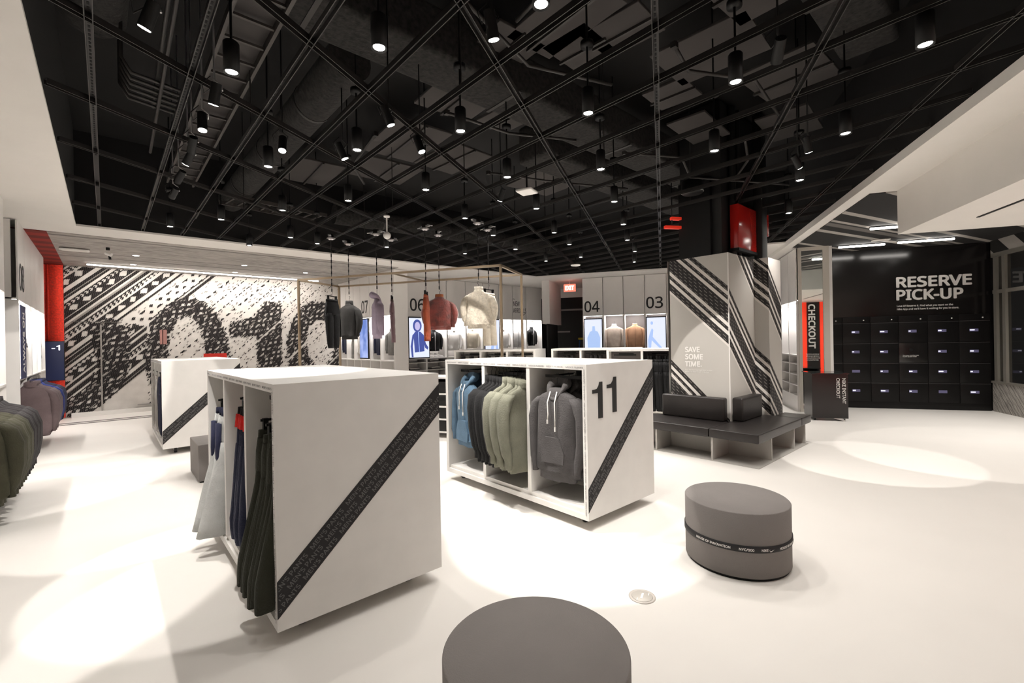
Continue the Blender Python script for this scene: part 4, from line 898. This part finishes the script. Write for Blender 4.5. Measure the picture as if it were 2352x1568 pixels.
for pr, cn, k in ((LO,'olive',6),(LK,'soot grey',6)):
    for i in range(k):
        hang(pr, (-.90,y,1.12), radians(180+(-5 if i%2 else 4)), "%s coat at the picture's left edge, %s of its colour from the camera" % (cn, ORD[i]), cn+' coats at the left edge', 'coat', i == 0); y += .14
TT = make_top('display_shirt', tan, w=.42, L=.62, th=.13, seed=66); hang(TT, (-1.12,7.95,2.0), radians(90), 'tan top in the upper niche at the left edge', None, 'top', True)
DT = make_top('display_shirt', fabric('ink', (0.012,0.012,0.02)), w=.42, L=.62, th=.13, seed=67, short=True); hang(DT, (-1.05,10.75,1.98), radians(90), 'dark tee shirt in the niche after the 08 banner', None, 'tee shirt', True)
GT = make_top('display_shirt', fabric('moss', (0.08,0.085,0.06)), w=.42, L=.62, th=.13, seed=68); hang(GT, (-1.05,13.0,1.98), radians(90), 'moss green top in the niche nearest the red curtain', None, 'top', True)

# ------------------------------------------------------------------ carts at the back (turned with the back wall)
cart('white rolling cart behind the brass frame, in front of the 05 bay', w60(-2.75,10.0), radians(30), "NEW", edge=None, tape=False)
cart('white rolling cart in front of the black alcove and the 04 bay', w60(-.44,10.4), radians(30), "NEW", edge=None, tape=False, panel_m=mat('dark_back', (0.10,0.085,0.082), .5))
cart('white rolling cart of black trousers right behind cart 11, beside the column', w60(.96,9.3), radians(30), "MEN'S", edge="MEN'S PANTS", tape=False, panel_m=MATS['dark_back'])
PK = make_pants('black_trousers', blk, w=.38, L=1.0, th=.12, seed=71)
k = 0
for p in [-.28,-.2,-.12,-.04,.04,.12,.20,.42,.5,.58,.66,.74]:
    hang(PK, w60(p,9.36,1.26), R60+radians(90+6*(-1)**k), 'black trousers on the cart beside the column, %s from the left' % ORD[k], 'black trousers on the cart beside the column', 'trousers', k == 0); k += 1
DK = make_top('dark_sweater', fabric('near_black', (0.020,0.018,0.018)), w=.40, L=.70, th=.12, seed=72, collar=True)
k = 0
for p in [-2.2,-2.1,-2.0,-1.55,-1.45,-1.35]:
    hang(DK, w60(p,10.52,1.26), R60+radians(90), 'near-black top on the cart in front of the alcove, %s from the left' % ORD[k], 'dark tops on the cart before the alcove', 'top', k == 0); k += 1
for q in range(8):
    hang(DK, w60(-4.6+.22*q,10.14,1.26), R60+radians(90), 'near-black top on the cart behind the brass frame, %s from the left' % ORD[q], 'dark tops on the cart behind the brass frame', 'top')
# drawer rack glimpsed between the two front carts
t = thing('drawer_rack', 'low white shelving with black drawers glimpsed between the big cart and cart 11', 'shelving', w60(-3.8,6.62), R60)
MB().box((0,0,0),(.03,.5,.96)).box((1.27,0,0),(1.3,.5,.96)).box((.03,.47,0),(1.27,.5,.96)).box((0,0,.96),(1.3,.5,.985)).build('carcass', M_white, t)
for k in range(4): MB().rbox((.034,.0,.12+k*.205),(1.266,.46,.295+k*.205), .006).build('drawer', M_black, t)
for k in range(4): MB().box((.03,-.004,.085+k*.205),(1.27,.46,.112+k*.205)).build('shelf', M_white, t)
# exit sign, ladder and ceiling spots in the alcove
t = thing('exit_sign', 'glowing red EXIT sign hanging before the black alcove', 'exit sign', w60(-2.95,14.3,3.08), R60)
MB().rbox((0,-.02,0),(.38,.02,.24), .01).build('casing', mat('exit_glow', (.8,.2,.15), .4, emit=1.6, ecol=(1,.16,.10)), t); text('lettering', 'EXIT', mat('exit_letters', (1,1,1), .4, emit=3, ecol=(1,.75,.7)), t, (.05,-.022,.05), X_, Z_, .28, .14, bold=.03); MB().cyl((.19,0,.24),(.19,0,.355),.01).build('stem', M_wall, t)
t = thing('step_ladder', 'blue step ladder with a yellow top standing in the alcove', 'ladder', w60(-2.55,15.3), R60)
LB_ = mat('ladder_blue', (.02,.10,.36), .5); MB().tube([(-.24,-.25,0),(-.08,0,1.55)], .022).tube([(-.24,.25,0),(-.10,0,1.55)], .018).build('left_rail', LB_, t); MB().tube([(.24,-.25,0),(.08,0,1.55)], .022).tube([(.24,.25,0),(.10,0,1.55)], .018).build('right_rail', LB_, t)
MB().rbox((-.13,-.10,1.55),(.13,.10,1.62), .02).build('top_cap', mat('ladder_yellow', (.55,.45,.02), .5), t)
for k in range(4):
    q = (k+1)/5.5; MB().box((-.24+.16*q,-.25+.25*q-.04,1.55*q-.01),(.24-.16*q,-.25+.25*q+.04,1.55*q+.01)).build('step', M_castw, t)

# ------------------------------------------------------------------ brass frame and hanging garments
FC, FD, FA, FB = (-2.18,6.22), (-2.22,7.24), (-5.84,6.22), (-5.84,7.24)   # (p, d) of the four corners
def frame():
    t = thing('brass_frame', 'open rectangular brass tube frame standing over the hanging garments', 'frame', (0,0,0), R60)
    z = 2.66; r = .016; c = {'c':(-2.2,6.2),'d':(-2.2,7.22),'a':(-5.84,6.2),'b':(-5.84,7.22)}
    for k in 'abcd': MB().box((c[k][0]-r,c[k][1]-r,0.01),(c[k][0]+r,c[k][1]+r,z)).build('post', M_brass, t)
    for a, b in (('a','c'),('b','d'),('a','b'),('c','d')):
        MB().box((min(c[a][0],c[b][0])-r,min(c[a][1],c[b][1])-r,z-2*r),(max(c[a][0],c[b][0])+r,max(c[a][1],c[b][1])+r,z)).build('top_bar', M_brass, t)
    MB().box((-4.03,6.2,z-.025),(-4.01,7.22,z)).build('cross_bar', M_brass, t)
    for a, b in (('a','b'),('c','d')): MB().box((c[a][0]-r,c[a][1],.01),(c[a][0]+r,c[b][1],.03)).build('floor_bar', M_brass, t)
frame()
def winch(label, x, y, zb, blue=False):
    t = thing('cable_winch', label, 'winch', (x,y,3.36), random.uniform(0,3), 'cable winches over the hanging garments')
    MB().lathe([(.0,.0),(.055,.0),(.075,.012),(.075,.02),(.05,.03),(.05,.085),(0,.085)], n=24).build('housing', mat('winch_metal', (.16,.15,.15), .25, metal=.8), t)
    for s, a in ((1,.4),(-1,.2)): MB().box((s*.05,-.02,.03),(s*.12,.02,.06)).tube([(s*.11,0,.05),(s*.17,.03*s,.03+.03*a)], .008).build('bracket', M_castw, t)
    MB().lathe([(.0,-.006),(.04,-.006),(.045,.0)], n=20).build('face_plate', mat('winch_face', (.5,.48,.5), .3, emit=.25, ecol=(.5,.5,.9) if blue else (.6,.5,.45)), t)
    c = MB(); n = int((3.36-zb)/.05)
    for k in range(n): c.cyl((0,0,-.006-k*.05),(0,0,-.006-k*.05-.05), .010 if k % 2 else .006, n=6, mi=k % 2)
    c.build('cable', [M_pipe, M_black], t)
HG = 'garments hanging on cables under the brass frame'
FZ = mat('sherpa_cream', (0.62,0.56,0.46), .95, bump=1.0, bscale=45, vary=.18, vscale=26, sheen=.3)
RZ = mat('velour_oxblood', (0.16,0.022,0.014), .6, bump=.8, bscale=30, vary=.5, vscale=9, sheen=.8)
GP = [(2.922,7.924,2.44),(3.327,8.181,2.40),(3.392,7.168,2.42),(3.786,7.412,2.44),(3.844,6.362,2.43),(4.249,6.602,2.43),(4.30,5.572,2.46),(4.686,5.803,2.46)]
gs = [make_pants('hanging_trousers', blk, w=.36, L=.84, th=.10, seed=81), make_top('hanging_jacket', fabric('shiny_black', (.022,.021,.020)), w=.33, L=.66, th=.20, collar=True, seed=82, puffy=.05),
      make_top('hanging_jacket', lilac, w=.40, L=.68, th=.16, hood=True, seed=83), make_pants('hanging_trousers', mauve, w=.30, L=.76, th=.07, seed=84, flare=.1, band=brown, cuff=False),
      make_pants('hanging_trousers', rust, w=.34, L=.74, th=.08, seed=85, flare=.22, cuff=False), make_top('hanging_jacket', RZ, w=.44, L=.56, th=.20, collar=True, seed=86, puffy=.07, cuffm=fabric('copper', (.42,.14,.06))),
      make_top('hanging_jacket', FZ, w=.40, L=.60, th=.18, collar=True, seed=87, puffy=.06), make_pants('hanging_trousers', cream, w=.34, L=.86, th=.08, seed=88, flare=.10, cuff=False)]
gl = ['black trousers on a bar hanging at the left end of the brass frame','glossy black jacket hanging second from the left in the brass frame','lilac hooded jacket hanging edge-on in the brass frame','mauve trousers hanging edge-on right of the lilac jacket','rust-coloured trousers hanging edge-on left of the oxblood jacket','oxblood velour jacket with copper collar hanging in the brass frame','cream fleece jacket hanging in the brass frame','cream trousers hanging behind the cream fleece jacket']
ga = [36,-52,72,58,50,-32,140,14]
wl = ['cable winch above the black trousers','cable winch above the glossy black jacket','cable winch above the lilac jacket','cable winch above the mauve trousers','cable winch above the rust trousers','cable winch above the oxblood jacket','cable winch above the cream fleece jacket','bluish cable winch above the cream trousers']
for i, (x, y, z) in enumerate(GP):
    hang(gs[i], (x,y,z), radians(ga[i]), gl[i], HG, 'trousers' if i in (0,3,4,7) else 'jacket', True)
    winch(wl[i], x, y, z+.015, i in (4,7))

# ------------------------------------------------------------------ ceiling grid of slotted struts
def grid():
    t = thing('ceiling_grid', 'black slotted strut grid of crossing bars hung across the whole dark ceiling', 'ceiling grid', (0,0,0))
    def strut(p, q):
        p, q = Vector(p), Vector(q); L = (q-p).length
        if L < .3: return
        d = (q-p).normalized(); n = Vector((-d.y, d.x)); mb = MB(); hw, lp = .021, .005
        def seg(o0, o1, z0, z1, mi):
            a = [p+n*o0, q+n*o0, q+n*o1, p+n*o1]; mb.prism([tuple(v) for v in a], z0, z1, mi)
        seg(-hw, -hw+lp, ZG, ZG+.041, 0); seg(hw-lp, hw, ZG, ZG+.041, 0); seg(-hw+lp, hw-lp, ZG+.036, ZG+.041, 0)
        # slots in the web, seen as short dark dashes
        if p.x < 2.4 and min(p.y, q.y) < 6:
            k = int(L/.05); 
            for i in range(min(k, 180)):
                c = p+d*(.025+.05*i); a = [c-d*.014-n*.006, c+d*.014-n*.006, c+d*.014+n*.006, c-d*.014+n*.006]
                mb.prism([tuple(v) for v in a], ZG+.0345, ZG+.036, 1)
        mb.build('strut', [M_strut, M_slot], t)
    k = -0
    for k in range(0, 27):
        x = -.05+.525*k
        if x in (): continue
        # upper limit: back edge or turned edge; lower limit: the right soffit line p = 2.40
        yb = 9.6 if x < cx0 else (13.07-.866*x)/.5
        if x > wxy(J,13.07)[0]-.2: yb = min(yb, (10.48-.866*x)/.5) if x > wxy(J,10.48)[0] else yb
        yl = max(-5.8, (.5*x-2.39)/.866)
        if k in (5,) : pass
        if yb > yl: strut((x, yl), (x, yb))
    for k in range(-9, 3):
        p = -.01+1.045*k
        # along d60: starts at x=-.3 or y=-5.8, ends at back edges
        d0 = (-.3-.5*p)/.866; d0 = max(d0, (-5.8+.866*p)/.5 if False else -20)
        ys_ = -.866*p+.5*d0
        if ys_ < -5.8: d0 = (-5.8+.866*p)/.5
        d1 = 13.05
        if p < -3.51: d1 = (9.6+.866*p)/.5
        if p > J: d1 = 10.45
        a, b = wxy(p, d0), wxy(p, d1)
        strut(a, b)
    for (x, y) in [(1.0,4.6),(2.1,2.9),(3.1,6.0),(4.2,3.1),(5.2,5.0),(1.5,7.4),(6.3,3.15),(3.7,8.3),(2.6,1.2),(.5,2.6)]:
        MB().cyl((x,y,ZG+.04),(x,y,4.9),.006,n=6).build('hanger_rod', M_pipe, t)
ZG = 3.462
grid()
# ------------------------------------------------------------------ services above the grid
def ductbox(label, a, b, name='insulated_duct'):
    t = thing(name, label, 'duct', (a[0],a[1],a[2])); MB().rbox((0,0,0),(b[0]-a[0],b[1]-a[1],b[2]-a[2]), .06, seg=3).build('lagging', M_duct, t)
    if b[0]-a[0] > b[1]-a[1]:
        for x in range(1, int(b[0]-a[0]), 2): MB().box((x,-.01,-.008),(x+.04,b[1]-a[1]+.01,0)).build('strap', M_pipe, t)
    else:
        for y in range(1, int(b[1]-a[1]), 2): MB().box((-.01,y,-.008),(b[0]-a[0]+.01,y+.04,0)).build('strap', M_pipe, t)
def ductround(label, p, q, r, name='round_duct'):
    t = thing(name, label, 'duct', p); q = Vector(q)-Vector(p); MB().cyl((0,0,0), q, r, n=24).build('lagging', M_duct, t)
    L = q.length; d = q.normalized(); k = 1.0
    while k < L-.3: MB().cyl(d*k, d*(k+.04), r+.006, n=24).build('strap', M_pipe, t); k += 1.6
ductbox('wide speckled lagged duct crossing the dark ceiling from upper left to right', (.2,3.42,4.12), (8.6,3.95,4.55))
ductround('round lagged duct running away over the big cart', (1.72,4.1,4.18), (1.72,9.5,4.18), .20)
ductround('second round lagged duct left of the first, seen at the top left', (-.05,1.5,4.25), (-.05,4.9,4.25), .22)
ductbox('long lagged duct over the right side of the ceiling', (3.3,.70,4.2), (5.4,1.15,4.6))
ductbox('large dark duct box over the middle of the ceiling', (4.6,4.35,4.15), (9.6,4.95,4.7))
ductround('round lagged duct behind the hanging garments', (3.5,9.3,4.2), (9.8,8.9,4.2), .20)
t = thing('cable_tray', 'ladder cable tray running away along the left of the ceiling', 'cable tray', (.69,-1,3.95))
MB().box((0,0,0),(.025,9.3,.07)).build('side_rail', M_tray, t); MB().box((.31,0,0),(.335,9.3,.07)).build('side_rail', M_tray, t)
for k in range(30): MB().box((.025,.15+.31*k,.02),(.31,.175+.31*k,.04)).build('rung', M_tray, t)
MB().box((.02,0,.075),(.315,9.3,.08)).build('liner', M_deckl, t)
t = thing('cable_tray', 'short ladder cable tray crossing over the far left of the grid', 'cable tray', (1.5,8.3,3.9), radians(8))
MB().box((0,0,0),(1.6,.025,.06)).build('side_rail', M_tray, t); MB().box((0,.5,0),(1.6,.525,.06)).build('side_rail', M_tray, t)
for k in range(9): MB().box((.08+.18*k,.025,.02),(.11+.18*k,.5,.04)).build('rung', M_tray, t)
pan = [(2.75,2.2,.55,.95),(3.35,2.1,.5,.6),(2.62,3.02,.55,.36),(3.2,2.55,.62,.5),(2.7,3.98,.75,.75),(3.6,4.05,.5,.55),(2.75,5.15,.8,1.2),(3.7,5.3,.75,1.0),(3.0,6.5,.9,.9),(4.15,1.55,.75,.9),(5.1,1.3,1.0,.75),(4.7,2.4,.5,.5),(5.4,5.3,1.0,.9),(5.6,2.6,.9,.5),(2.2,7.2,.7,1.1),(6.4,1.7,.9,.6),(3.4,1.22,.9,.5)]
for i, (x, y, a, b) in enumerate(pan):
    t = thing('ceiling_panel', 'flat brown-grey acoustic panel above the grid, %s counting from the camera' % ORD[sorted(range(len(pan)), key=lambda j: hypot(pan[j][0],pan[j][1])).index(i)], 'ceiling panel', (x,y,4.36), radians(4 if i%2 else -3), 'acoustic panels above the grid')
    MB().rbox((0,0,0),(a,b,.03), .006).build('board', M_deckl, t); MB().box((a*.48,-.02,-.025),(a*.52,b+.02,0)).build('batten', M_pipe, t)
pr = [[(-.2,2.0,3.72),(.35,2.4,3.74),(.4,6.5,3.74)],[(.3,1.4,3.8),(.36,5.4,3.8)],[(1.55,2.2,3.62),(2.4,2.45,3.62),(3.1,2.2,3.62)],[(2.3,3.4,3.6),(3.0,3.35,3.6),(3.6,3.0,3.58)],[(3.0,1.6,3.6),(3.4,1.7,3.62),(3.9,1.4,3.6),(4.8,1.5,3.62)],
      [(4.3,2.9,3.6),(5.0,2.6,3.64),(5.6,2.8,3.6),(7.0,2.1,3.62)],[(3.5,4.3,3.6),(4.4,4.0,3.6),(5.4,3.6,3.62)],[(5.0,1.9,3.62),(5.6,2.1,3.6),(6.2,2.5,3.62)],[(2.0,4.2,3.6),(2.1,5.0,3.56),(2.5,5.6,3.6)],[(1.1,5.0,3.7),(1.15,9.2,3.7)],[(1.3,.2,3.7),(2.0,1.6,3.7),(2.05,2.2,3.66)],[(7.6,3.6,3.6),(9.0,3.0,3.6)]]
for i, pts in enumerate(pr):
    t = thing('conduit', 'thin dark conduit above the grid, %s of those going from the camera to the back' % ORD[sorted(range(len(pr)), key=lambda j: hypot(pr[j][0][0],pr[j][0][1])).index(i)], 'conduit', pts[0], 0, 'conduits above the grid')
    q = [Vector(p)-Vector(pts[0]) for p in pts]; sm = []
    for a, b in zip(q[:-1], q[1:]): sm += [a.lerp(b, s) for s in (0,.33,.66)]
    sm.append(q[-1]); MB().tube(sm, .014, 8).build('pipe', M_pipe, t); MB().box((-.02,-.02,-.02),(.02,.02,.02)).build('clamp', M_pipe, t)
t = thing('pipe_bank', 'bank of thin vertical pipes bending down at the far left of the ceiling', 'pipes', (.12,4.7,3.75))
for k in range(6): MB().tube([(.0,.10*k,.9),(.0,.10*k,.1),(.06,.10*k+.02,0),(.4,.10*k+.1,0)], .013).build('pipe', M_pipe, t)

# ------------------------------------------------------------------ lamps
DL = [(.626,3.36),(1.236,2.526),(1.723,1.656),(2.232,3.10),(2.818,2.224),(3.742,.373),(3.261,1.294),(4.834,1.005),(4.303,1.911),(5.869,1.651),(1.215,4.919),(1.724,3.999),(2.771,4.55),(3.234,3.656),
      (3.838,2.878),(2.244,5.489),(1.217,7.384),(1.743,6.406),(.723,8.253),(4.302,4.288),(4.871,3.449),(5.943,4.049),(5.489,5.069),(3.834,5.255),(4.814,5.816),(5.884,6.448),(6.389,5.526),(6.941,4.653),
      (7.56,6.23),(7.299,7.005),(7.963,5.168),(9.038,5.883),(2.275,7.95),(2.773,8.158),(3.853,7.717),(5.363,7.374),(1.90,9.0),(8.2,4.1),(7.3,2.2)]
BEHIND = [(.6,1.0),(.6,-1.2),(2.3,-.8),(1.5,-3.2),(-.0,-3.4),(3.1,-2.6),(-.02,2.0),(1.2,.1)]
def dl_label(i):
    import mathutils
    rows = []
    def pr_(p):
        v = Vector((p[0],p[1],3.3-EYE)); dx, dy, dz = v.dot(r2), v.dot(u2), v.dot(f_); return (1176+1045*dx/dz, 784-1045*dy/dz)
    q = [pr_(p) for p in DL]; x, y = q[i]
    bands = [(-999,150,'top'),(150,320,'upper'),(320,400,'upper middle'),(400,470,'middle'),(470,530,'lower middle'),(530,580,'lower'),(580,999,'lowest')]
    b = next(b for b in bands if b[0] <= y < b[1]); same = sorted([j for j in range(len(q)) if b[0] <= q[j][1] < b[1]], key=lambda j: q[j][0])
    return 'black cylinder downlight in the %s band of ceiling lamps, %s from the left there' % (b[2], ORD[same.index(i)])
def make_dl():
    t = thing('cylinder_downlight', 'x', 'ceiling light')
    MB().lathe([(.030,.012),(.044,.0),(.047,.0),(.047,.19),(.040,.20),(0,.20)], n=24).build('body', M_black, t)
    MB().lathe([(0,.008),(.036,.008),(.036,.012)], n=20).build('lens', M_lens, t)
    MB().cyl((0,0,.20),(0,0,1.60),.008,n=8).build('stem', M_black, t); MB().lathe([(0,.52),(.05,.52),(.05,.56),(0,.56)], n=20).build('canopy', M_black, t); return t
D0 = None
for i, (x, y) in enumerate(DL+BEHIND):
    lb = dl_label(i) if i < len(DL) else 'black cylinder downlight behind the camera, %s of those' % ORD[i-len(DL)]
    if D0 is None: D0 = make_dl(); o = D0
    else: o = copy_tree(D0)
    o.location = (x,y,3.30); o['label'] = lb; o['group'] = 'cylinder downlights in the black ceiling'
for i, (x, y) in enumerate(DL+BEHIND):
    l = spot(None, (x,y,3.295), (x,y,0), LAMP_W*(.35 if i >= len(DL) else (1.0 if x > 4.2 else .85)*(.4 if x < 1.3 else 1)*(2.5 if hypot(x, y) > 7.2 and y > 4 else 1)), 100, .9, rad=.03); l.name = 'downlight_beam'
TR = [((.197,3.197),(-.9,4.6),60),((.615,3.897),(.30,5.27),34),((.612,4.437),(.58,3.87),34),((.607,4.999),(.35,8.94),30),((.617,5.361),(-.8,7.5),40),((.61,6.027),(-.9,9.6),40),((.62,6.693),(-.8,11.0),40),
      ((1.703,2.034),(2.75,2.40),34),((1.728,3.386),(3.1,3.2),36),((2.193,3.689),(2.95,2.8),34),((3.245,1.024),(6.36,2.80),17),((1.225,4.469),(.75,3.3),36),((1.704,4.284),(3.2,4.0),40),((3.726,4.335),(3.9,6.4),36),
      ((5.05,1.35),(6.9,1.25),30),((5.45,1.55),(8.2,.55),36)]
trl = ['top left corner, aimed at the left racks','bright one of the left row, nearest the camera','second of the bright left row','third of the bright left row','fourth of the bright left row','fifth of the bright left row','farthest of the bright left row',
       'top centre, tilted beside a strut','tilted left of the centre, over cart 11','slanting, near the middle of the ceiling','top right, aimed at the column','small one left of the middle','glowing one left of the middle','by the white access point','right side, aimed past the bench','right side, aimed at the floor by the kiosk']
def track(i, loc, aim, deg):
    p = Vector((*loc, 3.36)); a = Vector((*aim, 1.22 if i == 10 else 0.0)); d = (a-p).normalized()
    t = thing('track_spotlight', 'small black adjustable spotlight: '+trl[i], 'spotlight', p, 0, 'adjustable spotlights in the black ceiling')
    b = MB(); b.cyl(-d*.10, d*.05, .033, .036, n=20); b.build('head', M_black, t)
    MB().cyl(d*.048, d*.053, .030, n=20).build('lens', M_lens, t)
    MB().tube([(-d*.06)+Vector((.04,0,0)), Vector((.045,0,.10)), Vector((0,0,.13)), Vector((0,0,1.54))], .007, 6).build('yoke', M_castw if i < 7 else M_blackm, t)
    MB().tube([(-d*.10), Vector((-.06,.02,.02)), Vector((-.07,.05,.10)), Vector((-.02,.02,.16))], .004, 5).build('cable', M_pipe, t)
    l = spot(None, p+d*.06, a, BEAM_W*(2.2 if i == 10 else 1), deg, .12, rad=.012); l.name = 'accent_beam'
for i, (l_, a_, dg) in enumerate(TR): track(i, l_, a_, dg)
# unseen fill lights added to brighten the locker area, behind the bulkhead
for i, (p, d) in enumerate([(4.6,8.0),(5.7,8.2),(4.3,9.3),(5.4,9.6)]):
    x, y, z = w60(p, d, 3.346); t = thing('recessed_or_fill_light', 'added fill light over the locker area, hidden behind the bulkhead, %s from the column side' % ORD[i], 'ceiling light', (x,y,z), 0, 'added fill lights over the lockers')
    MB().lathe([(.05,0),(.06,-.004),(.06,0)], n=20).build('trim_ring', M_wall, t); MB().lathe([(0,-.003),(.05,-.003),(.05,0)], n=20).build('lens', M_lens, t)
    spot(None, (x,y,z-.02), (x,y,0), 150, 130, 1, .03)
for i, (p, d) in enumerate([(4.9,4.6),(5.6,3.2),(4.4,2.4),(6.8,4.2),(4.9,0),(6.5,-2)]):  # out-of-view fill lights added under the bulkhead to lift the right side
    x, y, z = w60(p, d, 2.80); t = thing('recessed_or_fill_light', 'added fill light in the white bulkhead to the right of the camera, %s of those' % ORD[i], 'ceiling light', (x,y,z), 0, 'added fill lights in the bulkhead')
    MB().lathe([(.05,0),(.06,-.004),(.06,0)], n=20).build('trim_ring', M_wall, t); MB().lathe([(0,-.003),(.05,-.003),(.05,0)], n=20).build('lens', M_lens, t)
    spot(None, (x,y,z-.02), (x,y,0), 120, 130, 1, .03)
# linear lights on the knitted ceiling over the mural
t = thing('linear_light', 'long thin white linear light along the ceiling in front of the mural', 'ceiling light', (-.29,13.55,SOF-.012))
MB().box((0,-.03,-.03),(4.9,.03,0)).build('housing', M_wall, t); MB().rbox((.0,-.024,-.05),(4.9,.024,-.03), .008).build('diffuser', M_led, t)
d = bpy.data.lights.new('mural_light', 'AREA'); d.shape = 'RECTANGLE'; d.size = 4.8; d.size_y = .05; d.energy = 55; d.color = (1,.93,.86); o = bpy.data.objects.new('mural_light', d); C.objects.link(o); o.parent = t; o.location = (2.45,.0,-.06); o.rotation_euler = (radians(20),0,0)
for i, (x, y) in enumerate([(.478,11.96),(.485,13.3),(2.425,12.03),(2.472,13.3),(3.9,12.4)]):
    t = thing('recessed_or_fill_light', 'small round recessed light in the grey patterned ceiling, %s counting from the red curtain' % ORD[i], 'ceiling light', (x,y,SOF-.012), 0, 'recessed lights over the mural aisle')
    MB().lathe([(.05,0),(.06,-.004),(.06,0)], n=20).build('trim_ring', M_wall, t); MB().lathe([(0,-.003),(.05,-.003),(.05,0)], n=20).build('lens', M_lens, t)
    spot(None, (x,y,SOF-.03), (x,y,0), 18, 110, 1, .03)
t = thing('oblong_light', 'pale oblong fitting with rounded ends on the red and grey ceiling', 'ceiling light', (-.62,11.75,SOF-.012), 0); MB().rbox((0,-.10,-.05),(.42,.10,0), .04, seg=3).build('cover', M_soffit, t); MB().box((.02,-.08,0),(.40,.08,.01)).build('base', M_wall, t)
t = thing('ceiling_camera', 'small white ceiling camera with a black stem near the red ceiling', 'camera', (.05,11.3,SOF-.012)); MB().cyl((0,0,-.05),(0,0,0),.03).build('mount', M_black, t); MB().cyl((-.03,0,-.10),(.05,-.04,-.14),.035).build('body', M_letw, t); MB().cyl((0.02,0,-.14),(0.03,0,-.22),.02).build('lens_tube', M_black, t)
t = thing('dome_camera', 'white globe camera on a white stem hanging before the back cabinets', 'camera', (3.10,6.19,3.13)); MB().lathe([(0,-.055)]+[(.055*sin(a*pi/10), -.055*cos(a*pi/10)) for a in range(1,10)]+[(0,.055)], n=24).build('globe', M_letw, t); MB().cyl((0,0,.05),(0,0,.27),.010).build('stem', M_letw, t); MB().lathe([(0,.27),(.045,.27),(.045,.29),(0,.29)], n=20).build('flange', M_letw, t); MB().cyl((0,0,.29),(0,0,.38),.006).build('rod', M_black, t)
t = thing('access_point', 'white square wireless access point hanging flat under the grid', 'access point', (3.70,3.84,3.28), radians(20)); MB().rbox((-.10,-.10,0),(.10,.10,.03), .012).build('casing', M_letw, t); MB().cyl((0,0,.03),(0,0,.30),.010).build('stem', M_black, t)
t = thing('access_point', 'small white disc access point far back near the 04 bay', 'access point', (8.3,7.0,3.30)); MB().lathe([(0,0),(.11,0),(.12,.02),(0,.04)], n=20).build('casing', M_letw, t); MB().cyl((0,0,.03),(0,0,.5),.012).build('stem', M_black, t)
t = thing('red_exit_light', 'pair of small red lit bars hanging left of the black column shaft', 'sign light', (6.15,3.48,3.16), radians(-30))
for k, (dx, dz) in enumerate(((0,0),(.10,.13))): MB().rbox((dx,-.03,dz),(dx+.26,.03,dz+.045), .01).build('red_bar', mat('red_bar', (.5,.02,.01), .35, emit=.35, ecol=(1,.05,.02)), t)
MB().tube([(.12,0,.04),(.12,0,.7)], .008).build('rod', M_black, t)
t = thing('dark_hook_cover', 'dark drum-shaped fitting with a pale curved rim above the red bars', 'fitting', (5.95,2.95,3.5)); MB().lathe([(0,0),(.13,.0),(.14,.02),(.14,.16),(0,.16)], n=28).build('drum', M_black, t); MB().lathe([(.141,.015),(.145,.018),(.145,.028),(.141,.03)], n=28).build('rim', M_castw, t)
# chrome swoosh-shaped ornament hanging at the right edge
t = thing('hanging_ornament', 'shiny chrome curved ornament hanging on two black cables at the right edge', 'ornament', w60(5.9,9.2,1.74), radians(-60+35))
OB = MB(); n = len(SWOOSH); OB.add([(a*.75,-.04*(1-a),b*.55) for a, b in SWOOSH]+[(a*.75,.04*(1-a)+.012,b*.55) for a, b in SWOOSH], [tuple(range(n)),tuple(range(n,2*n))[::-1]]+[(i,(i+1)%n,n+(i+1)%n,n+i) for i in range(n)], 0, False); OB.build('blade', M_chrome, t)
MB().tube([(.12,0,.1),(.12,0,1.60)], .006).build('cable', M_black, t); MB().tube([(.55,0,.18),(.55,0,1.60)], .006).build('cable', M_black, t)
